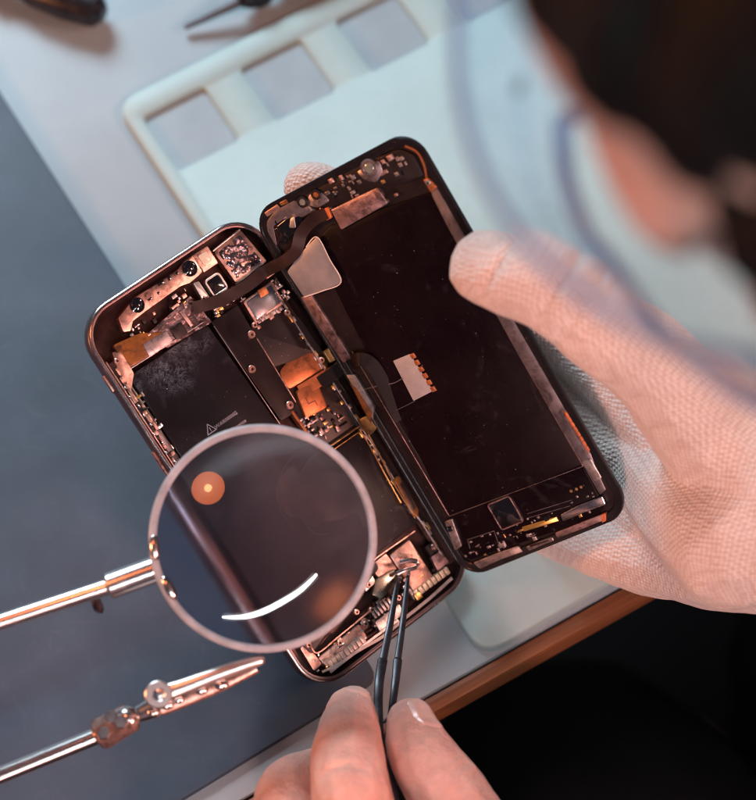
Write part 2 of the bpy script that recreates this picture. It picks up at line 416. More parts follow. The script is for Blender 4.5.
# ------------------------------------------------------------------ phone poses
def pose(R, tr, k=1.0):
    R = Matrix(R); W = CAMR @ R
    M = W.to_4x4(); M.translation = CAMP + CAMR @ (Vector(tr) * k)
    return M
PB = pose(((0.75550301, -0.52900954, 0.38647653), (0.54164785, 0.83621769, 0.08577636), (-0.36855502, 0.14452989, 0.91830186)),
          (-30.84, -16.75, -787.5))
PS = pose(((0.76769637, -0.50298645, -0.39704776), (0.35454271, 0.84951618, -0.3906683), (0.53379936, 0.15914424, 0.83050067)),
          (19.2966, 11.8692, -796.826), .973)
body = thing('smartphone_housing', 'opened smartphone housing with battery and copper-coloured shields exposed, left half', 'phone', PB)
scr = thing('screen_assembly', 'detached smartphone screen seen from its black inner side, in the gloved hand', 'screen', PS)
def onp(M, p, h):
    Mi = M.inverted(); o = Mi @ CAMP; d = Mi.to_3x3() @ ray(*p)
    q = o + d * ((h - o.z) / d.z); return Vector((q.x, q.y))
class Kit:
    """builds parts of one half in its own millimetres, reading outlines measured on the photograph"""
    def __init__(s, M, root): s.M, s.root = M, root
    def L(s, p, h): return onp(s.M, p, h)
    def slab(s, name, pts, h0, h1, mat, r=.5, bev=.15, par=None, square=False):
        b = bmesh.new(); pl = [s.L(p, h1) for p in pts]
        prism(b, pl, h0, h1, bev, r); return obj(name, b, mat, par or s.root, local=True)
    def box(s, name, p1, p2, h0, h1, mat, r=.4, bev=.15, par=None, bm=None):
        a, c = s.L(p1, h1), s.L(p2, h1)
        x0, x1 = sorted((a.x, c.x)); y0, y1 = sorted((a.y, c.y))
        b = bm or bmesh.new(); prism(b, [(x0, y0), (x1, y0), (x1, y1), (x0, y1)], h0, h1, bev, r)
        return None if bm else obj(name, b, mat, par or s.root, local=True)
    def rbox(s, name, c, w, h, h0, h1, mat, r=.4, bev=.15, par=None, bm=None):
        c = s.L(c, h1); b = bm or bmesh.new()
        prism(b, [(c.x-w/2, c.y-h/2), (c.x+w/2, c.y-h/2), (c.x+w/2, c.y+h/2), (c.x-w/2, c.y+h/2)], h0, h1, bev, r)
        return None if bm else obj(name, b, mat, par or s.root, local=True)
    def frame(s, name, c, w, h, t, h0, h1, mat, r=.6, par=None, bm=None):
        c = s.L(c, h1); b = bm or bmesh.new(); q = bmesh.new()
        ring_sweep(q, w, h, r + t, [(0, h0), (0, h1 - .1), (.1, h1), (t - .1, h1), (t, h1 - .1), (t, h0)])
        q.transform(Matrix.Translation((c.x, c.y, 0))); merge(b, q)
        return None if bm else obj(name, b, mat, par or s.root, local=True)
    def bar(s, name, p1, p2, w, h0, h1, mat, r=.2, bev=.1, par=None, bm=None):
        a, c = s.L(p1, h1), s.L(p2, h1); d = (c - a).normalized(); n = Vector((-d.y, d.x)) * w / 2
        b = bm or bmesh.new(); prism(b, [a - n, c - n, c + n, a + n], h0, h1, bev, r)
        return None if bm else obj(name, b, mat, par or s.root, local=True)
    def disc(s, name, p, prof, mat, par=None, bm=None, seg=28):
        hh = max(z for _, z in prof); c = s.L(p, hh); b = bm or bmesh.new()
        lathe(b, prof, Matrix.Translation((c.x, c.y, 0)), seg)
        return None if bm else obj(name, b, mat, par or s.root, local=True)
    def path(s, name, pts, w, mat, h=None, th=.1, par=None, up=None):
        """flex strip lying at heights given as the third number of each point"""
        q = []
        for p in catmull(pts, 6):
            v = s.L(p[:2], p[2]); q.append(Vector((v.x, v.y, p[2])))
        b = bmesh.new(); sides = []
        for i in range(len(q)):
            t_ = (q[min(i+1, len(q)-1)] - q[max(i-1, 0)]); sides.append(Vector((-t_.y, t_.x, 0)).normalized())
        ribbon(b, q, w, sides, th); return obj(name, b, mat, par or s.root, local=True)
    def screw(s, p, h, r=1.25, mat=None, par=None):
        o = s.disc('screw', p, [(0, h - .8), (r, h - .8), (r, h + .15), (r - .2, h + .35), (r * .55, h + .35), (r * .45, h + .05), (0, h)], mat or copper, par)
        c = s.L(p, h); b = bmesh.new()
        for a in (0, 60, 120):
            q = bmesh.new(); prism(q, [(-.5, -.1), (.5, -.1), (.5, .1), (-.5, .1)], h - .1, h + .1, 0)
            q.transform(Matrix.Translation((c.x, c.y, 0)) @ Matrix.Rotation(math.radians(a + 20), 4, 'Z')); merge(b, q)
        obj('recess', b, lensblk, o, local=True); return o
K = Kit(PB, body)

# ---- housing
b = bmesh.new()
ring_sweep(b, 70.9, 143.6, 12.5, [(2.0, -5.6), (2.0, -1.2), (1.8, -.6), (1.35, -.5), (1.3, 0), (1.0, .05), (.45, -.35), (.1, -1.3), (0, -2.8), (.1, -4.8), (.7, -6.6), (1.9, -7.6)])
frame = obj('frame', b, darksteel, body, local=True, smooth=50)
b = bmesh.new(); prism(b, rrect(70.9, 143.6, 12.5, 1.85), -7.7, -5.6, .1)
obj('back_plate', b, M_('inner_plate', (.06, .032, .030), .4, .7, var=.5, vscale=90, rvar=.15, bump=.15, bscale=200), body, local=True)
b = bmesh.new()
ring_sweep(b, 70.9, 143.6, 12.5, [(.30, -.62), (.16, -.40), (.44, -.06), (.80, .08), (.84, -.1)])
obj('rim_line', b, steel, frame, local=True)  # brighter steel line stands in for the highlight along the frame
# side buttons on the left wall
for p1, p2 in (((152, 452), (168, 479)), ((106, 374), (117, 391))):
    a, c = K.L(p1, -3), K.L(p2, -3); y0, y1 = sorted((a.y, c.y))
    b = bmesh.new(); q = bmesh.new(); prism(q, [(y0, -4.2), (y1, -4.2), (y1, -2.3), (y0, -2.3)], 0, 1.0, .3, r=.9)
    q.transform(Matrix(((0, 0, -1, -35.1), (1, 0, 0, 0), (0, 1, 0, 0), (0, 0, 0, 1)))); merge(b, q)
    obj('side_button', b, copper, frame, local=True)
# battery: two cells forming an L
sp_ = [K.L(p, -1.3) for p in ((168, 368), (140, 385), (196, 338))]
cellres = M_('battery_wrap_stained', (.013, .010, .013), .36, var=.25, vscale=80, rvar=.12, dust=.5, smear=.10, bump=.05, bscale=120, spec=.28, spots=[(sp_[0].x, sp_[0].y, 11, .75), (sp_[1].x, sp_[1].y, 6, .6), (sp_[2].x, sp_[2].y, 7, .5)])
cell = [(128, 374), (207, 323), (286, 432), (329, 450), (357, 430), (421, 521), (371, 562), (392, 590), (316, 652), (302, 645)]
bat = K.slab('battery', [(129, 376), (207, 324), (330, 497), (380, 568), (312, 655), (296, 640)], -5.6, -1.3, cellres, r=1.5, bev=.5)
bat2 = K.slab('battery_cell', [(329, 452), (358, 430), (420, 521), (374, 556), (338, 505)], -5.6, -1.7, cellblk, r=1.0, bev=.5)
# printed warning
def text(parent, kit, body_, p, size, h, rot=0.0, right=False):
    cu = bpy.data.curves.new('t', 'FONT'); cu.body = body_; cu.size = size; cu.resolution_u = 3; cu.space_character = 1.1
    o = bpy.data.objects.new('t', cu); C.objects.link(o)
    me = bpy.data.meshes.new_from_object(o.evaluated_get(bpy.context.evaluated_depsgraph_get()))
    bpy.data.objects.remove(o); bm = bmesh.new(); bm.from_mesh(me); bpy.data.meshes.remove(me)
    c = kit.L(p, h)
    if right: bm.transform(Matrix.Translation((-max(v.co.x for v in bm.verts), 0, 0)))
    bm.transform(Matrix.Translation((c.x, c.y, h)) @ Matrix.Rotation(rot, 4, 'Z'))
    return bm
b = text(bat, K, 'WARNING', (216, 429), 1.75, -1.27)
merge(b, text(bat, K, 'Authorized Service', (246.5, 421.5), 1.7, -1.27, right=True))
obj('warning_print', b, ink, bat, local=True)
b = bmesh.new(); c = K.L((210.5, 429.5), -1.27)
tri = [Vector((math.cos(math.radians(90 + 120*k)), math.sin(math.radians(90 + 120*k)))) for k in range(3)]
for k in range(3):
    a_, b_ = tri[k] * 2.0 + c, tri[(k+1) % 3] * 2.0 + c
    d = (b_ - a_).normalized(); n = Vector((-d.y, d.x)) * .14
    prism(b, [a_ - n - d*.1, b_ - n + d*.1, b_ + n + d*.1, a_ + n - d*.1], -1.3, -1.27 + .004 * k, 0)
prism(b, [(c.x-.13, c.y-.25), (c.x+.13, c.y-.25), (c.x+.13, c.y+.8), (c.x-.13, c.y+.8)], -1.3, -1.27, 0)
prism(b, [(c.x-.13, c.y-.65), (c.x+.13, c.y-.65), (c.x+.13, c.y-.42), (c.x-.13, c.y-.42)], -1.3, -1.27, 0)
obj('warning_triangle', b, ink, bat, local=True)
# top sensors and camera bracket
br = K.slab('camera_bracket', [(118, 318), (135, 297), (158, 283), (178, 269), (183, 262), (193, 255), (203, 272), (190, 283), (181, 286), (146, 311), (133, 321), (131, 331), (123, 332)], -4, -1.0, copper, r=.6, bev=.25)
for p, r in (((137.5, 305), 2.5), ((190, 268.5), 2.6)):
    K.disc('lens_ring', p, [(r, -2), (r, -.5), (r - .4, -.25), (r - .8, -.5), (r - .9, -1)], lensblk, br)
    K.disc('camera_lens', p, [(r * .8, -1), (r * .72, -.45), (r * .4, -.1), (0, 0)], lensblk, br)
b = bmesh.new()
for p, w, h in (((161, 283), 2.4, 1.0), ((169, 278), 1.2, 1.6), ((158.5, 293), .8, .8), ((150, 299), 1.6, .7), ((177, 273), 1.0, 1.0)): K.rbox('', p, w, h, -1.2, -.92, None, bm=b, r=.1, bev=.05)
obj('slots', b, lensblk, br, local=True)
fl_ = K.rbox('flash_module', (205.5, 259), 6.0, 6.6, -4, -.9, copper, r=.5)
K.rbox('diffuser', (205, 258), 3.4, 3.6, -1, -.6, M_('flash_diffuser', (.62, .58, .46), .35, coat=.6), fl_, r=.6) if False else K.rbox('diffuser', (205, 258), 3.4, 3.6, -1, -.6, M_('flash_diffuser', (.62, .58, .46), .35, coat=.6), par=fl_, r=.6)
K.frame('sensor_frame', (216.5, 284.5), 6.2, 6.4, .7, -3, -.5, silver)
K.rbox('sensor', (216.5, 284.5), 4.9, 5.1, -3, -.8, lensblk)
K.slab('angled_bracket', [(193, 283), (199, 281), (210, 297), (203, 301)], -3, -.6, silver, r=.4, bev=.3)
# loudspeaker module wrapped in clear tape / foil
fm = K.slab('foil_module', [(214, 252), (240.5, 230), (267, 261), (236, 283)], -4, -.7, copper, r=.8)
b = bmesh.new()
cs = [K.L(p, -.6) for p in ((217.5, 252.5), (240, 234), (263, 261), (236.5, 279.5))]
n = 26; g = []
for i in range(n + 1):
    row = []
    for j in range(n + 1):
        u, v = i / n, j / n
        p = (cs[0] * (1-u) + cs[1] * u) * (1-v) + (cs[3] * (1-u) + cs[2] * u) * v
        z = -.5 + .55 * noise.noise(Vector((p.x * .55, p.y * .55, 3))) + .35 * noise.noise(Vector((p.x * 1.3, p.y * 1.3, 9)))
        if min(i, j, n-i, n-j) == 0: z = -.8
        row.append(b.verts.new((p.x, p.y, z)))
    g.append(row)
for i in range(n):
    for j in range(n): b.faces.new((g[i][j], g[i+1][j], g[i+1][j+1], g[i][j+1]))
obj('foil_cover', b, foil, fm, local=True, smooth=25)
K.bar('trim_bar', (213, 251), (240, 229.5), .5, -1, -.2, silver, par=fm)
K.bar('trim_bar', (236, 284.5), (264, 262.5), .5, -1, -.2, silver, par=fm)
# shielded chip
sh = K.slab('chip_shield', [(243, 302), (272, 281), (285, 303), (256, 324)], -4, -.9, copper, r=.8, bev=.3)
K.slab('shield_lid', [(246, 302), (271, 284), (282, 302), (257, 320)], -1, -.6, chipblue, r=.8, bev=.25, par=sh)
K.slab('copper_patch', [(257.5, 290.5), (265.5, 286), (269, 293), (261, 298)], -.7, -.55, copperflex, r=.2, bev=.03, par=sh)
# messy flex bundle under the bracket, with corrosion-like residue
b = bmesh.new()
cs = [K.L(p, -1.4) for p in ((143, 338), (190, 296), (212, 322), (168, 348))]
n = 30; g = []
for i in range(n + 1):
    row = []
    for j in range(n + 1):
        u, v = i / n, j / n
        p = (cs[0] * (1-u) + cs[1] * u) * (1-v) + (cs[3] * (1-u) + cs[2] * u) * v
        z = -1.5 + .7 * noise.noise(Vector((p.x * .45, p.y * .45, 1))) + .4 * noise.noise(Vector((p.x * 1.2, p.y * 1.2, 4)))
        row.append(b.verts.new((p.x, p.y, z)))
    g.append(row)
for i in range(n):
    for j in range(n): b.faces.new((g[i][j], g[i+1][j], g[i+1][j+1], g[i][j+1]))
obj('crumpled_flex', b, M_('stained_flex', (.16, .11, .115), .35, .5, var=.8, vscale=230, bump=.6, bscale=300, smear=.5), body, local=True, smooth=25)
K.slab('amber_tape', [(113, 345), (140, 333), (168, 332), (172, 343), (126, 370)], -3, -1.2, amber, r=1.2)
K.slab('foil_tab', [(143, 344), (166, 331), (173, 341), (149, 357)], -1.3, -1.0, dullsilver, r=.5, bev=.1)
K.bar('battery_lip', (127, 371), (205, 321), .35, -2, -1.0, dullsilver)
K.rbox('black_block', (179, 331), 4.6, 4.2, -3, -.9, blackm, r=.4)
K.bar('connector_bar', (181, 311), (192, 326), 1.2, -3, -.7, pinkmetal)
# board cover beside the battery
lb = K.slab('board_cover', [(211, 322), (238, 305), (252, 329), (258, 341), (297, 404), (293, 414), (281, 421)], -5, -1.1, blackm, r=.8, bev=.3)
K.bar('cover_edge', (214, 326), (280, 424), .3, -1.4, -.95, dullsilver, par=lb)
K.bar('cover_edge', (257, 338), (296, 402), .35, -1.4, -.9, copper, par=lb)
for p in ((251.8, 334.4), (252.2, 369), (290.2, 405), (287.5, 312.5), (117, 361), (322, 360), (204, 299), (255, 325)):
    K.screw(p, -.55, 1.35 if p[0] in (252.2, 290.2, 251.8) else 1.0)
K.slab('logic_board', [(247, 330), (284, 308), (300, 318), (326, 356), (312, 352), (290, 362), (270, 368)], -5, -1.7, blackm, r=.8, bev=.2)
K.slab('board_floor', [(262, 345), (300, 330), (352, 408), (362, 430), (325, 456), (300, 424)], -5.4, -3.0, flexbrown, r=.5)
b = bmesh.new()
for i in range(7):
    u = i / 6; K.rbox('', (259 + 22*u, 321 - 13*u), 1.3, 1.5, -2, -.9 + .3 * random.random(), None, bm=b, r=.1, bev=.08)
for i in range(10):
    u = i / 9; K.rbox('', (258 + 36*u, 343 + 58*u), .7, 1.4, -3, -1.5 + .4 * random.random(), None, bm=b, r=.1, bev=.08)
obj('small_components', b, dullsilver, lb, local=True)
b = bmesh.new()
for (x, y, w, h) in ((271, 316, 1.8, 2.0), (259, 327, 1.2, 1.2), (279, 311, 1, 1.4)): K.rbox('', (x, y), w, h, -2, -.7, None, bm=b, r=.15)
obj('solder_pads', b, copper, lb, local=True)
# copper flex and tab
K.slab('curved_flex', [(279, 372), (286, 363), (298, 355), (310, 352), (321, 357), (327, 370), (312, 377), (288, 390)], -4, -1.9, copperflex, r=2.0, bev=.2)
K.path('flex_bridge', [(300, 392, -1.4), (318, 381, -1.0), (334, 372, -.3), (345, 363, .4)], 4.2, copperflex)
tabp = K.slab('copper_tab', [(296, 391), (316.5, 380.5), (328, 407), (306, 418.5)], -3, -1.1, copperflex, r=1.2, bev=.25)
b = bmesh.new()
for p1, p2 in (((305.5, 397.5), (308.5, 404)), ((308.5, 404), (315, 400.5)), ((315, 400.5), (317.5, 405.5))): K.bar('', p1, p2, .28, -1.2, -1.02, None, bm=b, r=0, bev=.03)
obj('tab_marking', b, M_('dark_ink', (.12, .05, .03), .6), tabp, local=True)
b = bmesh.new()
for i in range(6): K.rbox('', (301.5 + 5.2*i*.62, 420 + 6*i), 1.2, .7, -3, -1.2, None, bm=b, r=.1, bev=.05); K.rbox('', (306.5 + 5.2*i*.62, 417.5 + 6*i), 1.2, .7, -3, -1.2, None, bm=b, r=.1, bev=.05)
obj('board_connector', b, silver, body, local=True)
K.bar('edge_strip', (292, 411), (322, 454), .9, -4, -1.0, copperflex)
for k, (p1, p2) in enumerate((((333, 450), (362, 430)), ((331, 446), (360, 426)))): K.bar('cell_edge', p1, p2, .3, -2.4, -1.3 + .1 * k, gold)
# hinge side rail: dark channel, silver strip, gold clips
K.slab('hinge_channel', [(276, 300), (284, 296), (455, 560), (447, 566)], -5, -2.4, flexbrown, r=.3)
K.bar('inner_wall', (281, 300), (443, 556), .5, -4, -.7, dullsilver)
b = bmesh.new()
for i in range(34):
    u = i / 33; x, y = 283 + 154*u, 306 + 240*u
    K.rbox('', (x + random.uniform(-2.5, 2.5), y + random.uniform(-2, 2)), random.uniform(.5, 1.7), random.uniform(.6, 2.4), -3, -1.6 + random.random() * .9, None, bm=b, r=.15, bev=.08)
obj('rail_clips', b, dullsilver, body, local=True)
b = bmesh.new()
for i in range(16):
    u = i / 15; x, y = 283 + 154*u, 304 + 240*u
    K.rbox('', (x + random.uniform(-3.5, 2.5), y + random.uniform(-3, 3)), random.uniform(.5, 1.2), random.uniform(1, 3.2), -3, -1.3 + random.random() * .9, None, bm=b, r=.15, bev=.08)
obj('rail_contacts', b, gold, body, local=True)
K.rbox('spring_contact', (331.5, 354.5), 3.6, 4.4, -2, .2, gold, r=.5)
K.rbox('contact_slot', (333, 354), 1.0, 2.0, 0, .26, lensblk, r=.3)
pass
pass
pass
hr = K.slab('gold_spring', [(394, 480), (399, 475), (419, 510), (418, 518), (413, 514)], -1.5, .1, amber, r=.8, bev=.3)
K.slab('spring_slot', [(399.5, 484), (402.5, 482), (416, 507), (414, 511)], .0, .2, flexbrown, r=.4, bev=.05, par=hr)
K.path('gold_wire', [(367, 432, -.4), (380, 456, -.4), (394, 484, -.2), (407, 505, -.2), (415, 518, -.2)], .35, gold, th=.15)
K.path('gold_wire', [(360, 430, -.4), (373, 452, -.4), (387, 478, -.4), (401, 503, -.4)], .35, gold, th=.15)
# left rail with pins
K.bar('left_channel', (112, 362), (185, 474), 2.6, -4, -1.6, flexbrown)
b = bmesh.new()
for i in range(16):
    u = i / 15; x, y = 118 + 66*u, 372 + 101*u
    K.rbox('', (x + random.uniform(-2, 2), y + random.uniform(-1, 1)), random.uniform(.6, 1.5), random.uniform(1.2, 3), -3, -1 + random.random() * .6, None, bm=b, r=.3, bev=.15)
obj('side_clips', b, copper, body, local=True)
b = bmesh.new()
for i in range(9):
    u = i / 8; K.disc('', (126 + 48*u + random.uniform(-2, 2), 388 + 74*u), [(0, -2), (.5, -2), (.5, -.6), (.3, -.4), (0, -.35)], None, bm=b, seg=12)
obj('pins', b, steel, body, local=True)
K.bar('left_wall', (106, 362), (189, 489), .5, -4, -.6, copper)
K.slab('corner_bracket', [(112, 352), (121, 352), (134, 373), (131, 393), (122, 382)], -4, -1.0, copper, r=.6)
# bottom: vibration motor, loudspeaker, dock connector, antenna lines
mo = K.slab('vibration_motor', [(389.5, 555), (409.5, 539), (434, 577), (414, 592)], -5, -1.3, copper, r=.8, bev=.4)
b = bmesh.new(); K.bar('', (394, 562), (425, 552), .001, -1.4, -1.29, None, bm=b) if False else None
b.free()
K.slab('motor_plate', [(374, 563), (386, 553), (397, 569), (380, 579), (375, 573)], -4, -1.5, copper, r=.5)
K.slab('dock_bracket', [(376, 579), (394, 569), (399, 577), (383, 600), (372, 595), (374, 588)], -3, -.9, M_('olive_steel', (.33, .30, .25), .3, 1, var=.15, rvar=.1), r=.6, bev=.3)
K.slab('bracket_tab', [(362, 580), (372, 574), (376, 582), (366, 592)], -4, -1.4, silver, r=.5)
sp = K.slab('loudspeaker', [(318, 658), (359, 624), (367, 636), (328, 668)], -5, -1.4, copper, r=.6, bev=.3)
b = bmesh.new()
for i in range(9):
    u = i / 8; K.rbox('', (331 + 32*u, 664 - 24.5*u), 1.5, 2.6, -2, -.9, None, bm=b, r=.3, bev=.2)
obj('grille_ribs', b, M_('cream_rib', (.55, .42, .37), .42, .5, var=.35, vscale=200), sp, local=True)
b = bmesh.new()
for i in range(8):
    u = i / 7; K.rbox('', (417 + 30*u, 593 - 22*u), 1.5, 2.6, -3, -.7, None, bm=b, r=.3, bev=.2)
obj('terminal_ribs', b, M_('cream_contact', (.72, .58, .42), .35, .4, var=.2), body, local=True)
K.rbox('gold_terminal', (418.5, 596), 2.4, 2.4, -3, -.5, gold, r=.3)
b = bmesh.new()
for i in range(6):
    u = i / 5; K.rbox('', (374 + 16*u, 614 - 12*u), 1.0, 3.2, -3, -1.0, None, bm=b, r=.3, bev=.2)
obj('dock_pins', b, dullsilver, body, local=True)
K.slab('dock_plate', [(375, 622), (399, 604), (405, 613), (380, 632)], -4, -1.2, silver, r=.5)
K.slab('bottom_flex', [(300, 648), (306, 642), (322, 664), (314, 671)], -4, -1.6, copper, r=.6)
K.slab('signal_board', [(425, 547), (434, 540), (444, 556), (436, 563)], -4, -2.0, blackm, r=.5)
K.slab('signal_plate', [(431, 557), (441, 550), (449, 562), (438, 571)], -3, -1.2, pinkmetal, r=.5)
K.path('antenna_line', [(330, 672, -.9), (356, 652, -.8), (382, 637, -.8), (405, 618, -.8), (430, 598, -.8), (452, 578, -.9)], 1.0, M_('cream_gasket', (.46, .38, .36), .5, .3, var=.3), th=.2)
K.path('antenna_line', [(322, 672, -1.2), (345, 660, -1.0), (372, 639, -1.0), (398, 620, -1.0)], .8, silver, th=.2)
K.path('cell_trim', [(309, 641, -1.0), (317, 653, -1.0), (338, 637, -1.0), (371, 610, -1.0)], .45, copper, th=.15)
K.path('cell_trim', [(346, 580, -1.2), (372, 561, -1.2), (415, 531, -1.2)], .35, copper, th=.15)
for p in ((369, 585), (366, 624), (340, 643), (309, 645), (399, 598), (434, 547), (372, 610), (357, 612)): K.screw(p, -1.0, 1.0)
b = bmesh.new()
for i in range(26):
    u = random.random(); x, y = 322 + 128*u, 676 - 102*u
    K.rbox('', (x + random.uniform(-7, 1), y + random.uniform(-9, -1)), random.uniform(.4, 1.4), random.uniform(.4, 1.6), -4, -2.0 + random.random(), None, bm=b, r=.15, bev=.08)
obj('bottom_components', b, dullsilver, body, local=True)

def scatter(kit, name, quad, n, mat, lo, hi, s0, s1, seed, par=None):
    rg = random.Random(seed); b = bmesh.new()
    for i in range(n):
        u, v = rg.random(), rg.random()
        x = (quad[0][0]*(1-u) + quad[1][0]*u)*(1-v) + (quad[3][0]*(1-u) + quad[2][0]*u)*v
        y = (quad[0][1]*(1-u) + quad[1][1]*u)*(1-v) + (quad[3][1]*(1-u) + quad[2][1]*u)*v
        w, h = rg.uniform(s0, s1), rg.uniform(s0, s1)
        if rg.random() < .25: w *= 2.2
        kit.rbox('', (x, y), w, h, lo - 1.5, lo + (hi - lo) * rg.random(), None, bm=b, r=.08, bev=.06)
    return obj(name, b, mat, par or kit.root, local=True)
zones = [[(118, 336), (192, 284), (200, 305), (134, 352)], [(205, 300), (236, 282), (244, 300), (216, 322)], [(266, 262), (274, 276), (290, 300), (276, 300)],
         [(300, 420), (326, 404), (352, 424), (326, 450)], [(312, 660), (368, 616), (392, 606), (330, 674)], [(372, 600), (414, 560), (440, 566), (394, 612)], [(118, 372), (128, 366), (186, 456), (178, 462)]]
for zi, z in enumerate(zones):
    for mi, (nm, mt_, nn) in enumerate((('copper_parts', copper, 9), ('steel_parts', dullsilver, 9), ('chip_parts', blackm, 8), ('gold_parts', gold, 4), ('bright_parts', steel, 4))):
        scatter(K, nm, z, nn, mt_, -2.6, -1.15, .35, 1.5, zi * 10 + mi)
# ---- screen assembly
Z = Kit(PS, scr)
SW, SH, SR = 70.9 * .973, 143.6 * .973, 9.3 * .973
b = bmesh.new()
ring_sweep(b, SW - 1.8, SH, SR, [(3.0, -1.4), (3.0, -.5), (2.7, -.25), (1.1, -.2), (.85, 0), (.35, 0), (0, -.35), (0, -1.6), (.5, -2.2), (2.6, -2.3)])
b.transform(Matrix.Translation((.9, 0, 0)))
bez = obj('bezel', b, M_('bezel_black', (.012, .010, .012), .22, var=.3, rvar=.08, dust=.2), scr, local=True)
b = bmesh.new(); prism(b, rrect(SW - 1.8, SH, SR, 2.2), -2.28, -1.3, 0); b.transform(Matrix.Translation((.9, 0, 0)))
obj('cover_glass', b, blackm, scr, local=True)
pan = K and Z.slab('display_panel', [(313, 246), (330, 226), (400, 203), (432, 192), (583, 466), (449, 516)], -1.4, -.55, black, r=1.2, bev=.25)
Z.slab('lower_board', [(449, 517), (583, 467), (604, 505), (598, 517), (470, 560), (461, 552)], -1.4, -.7, black, r=1.2, bev=.15)
Z.bar('panel_edge', (449, 516.5), (583, 466.5), .22, -.8, -.5, greyplate, par=pan)
Z.bar('panel_edge', (522, 360), (583, 466), .5, -.9, -.45, pinkmetal, par=pan)
Z.bar('panel_edge', (352, 352), (449, 516), .3, -.9, -.45, pinkmetal, par=pan)
# side strips
Z.slab('side_strip', [(430, 184), (437, 183), (473, 246), (521, 330), (588, 447), (597, 470), (606, 490), (600, 495), (581, 462), (520, 358), (447, 226), (432, 196)], -1.3, -.35, greyplate, r=.4)
Z.slab('side_strip', [(299, 297), (311, 295), (351, 358), (343, 363)], -1.3, -.2, pinkmetal, r=.4)
Z.slab('side_channel', [(352, 362), (362, 360), (452, 512), (444, 518)], -1.3, -.6, blackm, r=.3)
b = bmesh.new()
for i in range(8): Z.rbox('', (567 + 2.95*i, 415 + 4.8*i), .9, 1.7, -1, -.05, None, bm=b, r=.3, bev=.12)
obj('copper_gasket', b, orangeb, scr, local=True)
Z.bar('gasket_bed', (564, 411), (590, 453), 1.9, -1, -.25, copper, r=.5)
Z.slab('side_tab', [(582, 462), (591, 459), (602, 478), (595, 482)], -1, -.1, silver, r=.6)
Z.slab('corner_tab', [(423, 180), (428, 178), (437, 187), (431, 193)], -1, .1, copperflex, r=.5)
Z.screw((427.5, 183), .1, .9, silver)
Z.path('corner_trim', [(405, 146, -.1), (417, 152, -.1), (424, 165, -.1), (427, 180, -.1)], .6, copperflex, th=.15)
# earpiece and front sensors
Z.slab('sensor_flex', [(263, 226), (272, 210), (298, 194), (320, 184), (378, 157), (400, 149), (414, 155), (424, 176), (404, 184), (378, 187), (331, 208), (318, 213), (288, 226), (276, 248)], -1.4, -.5, blackm, r=1.0)
gp = Z.slab('sensor_plate', [(262, 228), (277, 208), (293, 200), (318, 211), (303, 217), (284, 219), (273, 226), (277, 246), (271, 247)], -.9, -.3, M_('grey_film', (.15, .14, .155), .35, .4, var=.3, vscale=80, stain=.6), r=.8)
Z.slab('dark_window', [(276, 227), (286, 219), (300, 216), (305, 223), (292, 234), (282, 246)], -.9, -.2, lensblk, r=.8)
Z.slab('flux_residue', [(290, 219), (294, 216), (296, 228), (289, 228)], -.4, -.05, silver, r=.6)
Z.slab('rosy_pad', [(264, 213), (277, 204), (280, 208), (267, 217)], -.7, -.1, pinkmetal, r=.4)
Z.slab('amber_pad', [(279, 203), (286, 199), (288, 203), (281, 206)], -.6, -.1, amber, r=.3)
ep = Z.slab('earpiece', [(330.5, 210), (377, 187.5), (388, 203.5), (341, 230)], -1.2, .5, pinkmetal, r=.6, bev=.3)
Z.slab('earpiece_mesh', [(339, 209), (373, 192.5), (379, 202), (345, 219)], .4, .6, M_('stained_mesh', (.30, .19, .19), .5, .7, var=.7, vscale=300, bump=.6, bscale=700), r=.4, bev=.05, par=ep)
for p, r, m1, m2 in (((302, 202.5), 1.9, blackm, lensgrn), ((315.3, 195), 1.7, blackm, copperflex), ((368.5, 168.3), 2.9, greyplate, lensgrn)):
    cm = Z.disc('front_camera', p, [(r, -.8), (r, .5), (r - .25, .7), (r * .68, .7), (r * .6, .4), (r * .6, 0)], m1)
    Z.disc('glass', p, [(r * .62, .3), (r * .5, .5), (0, .58)], m2, par=cm)
Z.slab('camera_bracket', [(356, 172), (364, 180), (376, 183), (383, 172), (379, 160)], -.9, -.1, dullsilver, r=1.2)
Z.slab('camera_bracket', [(306, 205), (318, 208), (330, 201), (322, 192), (309, 194)], -.9, -.1, dullsilver, r=1.2)
b = bmesh.new()
for i in range(20):
    u = random.random(); x, y = 300 + 105*u, 194 - 46*u
    Z.rbox('', (x + random.uniform(-2, 14), y + random.uniform(0, 18)), random.uniform(.5, 2.0), random.uniform(.5, 1.4), -.9, -.3 + random.random() * .5, None, bm=b, r=.12, bev=.06)
obj('sensor_components', b, dullsilver, scr, local=True)
b = bmesh.new()
for p, w, h in (((331, 181), 2, 1.6), ((341, 178), 1.4, 1.8), ((390, 158), 2.2, 1.8), ((383, 162), 1.4, 1.4), ((396, 195), 1.4, 1.0)): Z.rbox('', p, w, h, -.9, .2, None, bm=b, r=.15)
obj('rosy_components', b, pinkmetal, scr, local=True)
Z.slab('orange_pad', [(323, 209), (328, 207), (332, 218), (326, 221)], -.5, .3, orangeb, r=.6)
st = Z.slab('foil_sticker', [(287, 272), (299, 255), (317, 236.5), (342, 281), (337, 285), (304, 297)], .6, .8, sticker, r=.8, bev=.05)
Z.path('sticker_rim', [(304, 297, .85), (322, 291, .85), (341, 282, .85), (330, 260, .85), (317, 237, .85), (306, 247, .85)], .35, whitep, th=.06, par=st)
Z.slab('silver_strip', [(346, 375), (355, 375), (374, 407), (373, 421), (366, 411)], -1,.25, silver, r=.5)
Z.slab('amber_strip', [(349, 382), (356, 388), (372, 412), (371, 424), (362, 408)], -1,.35, amber, r=.5)
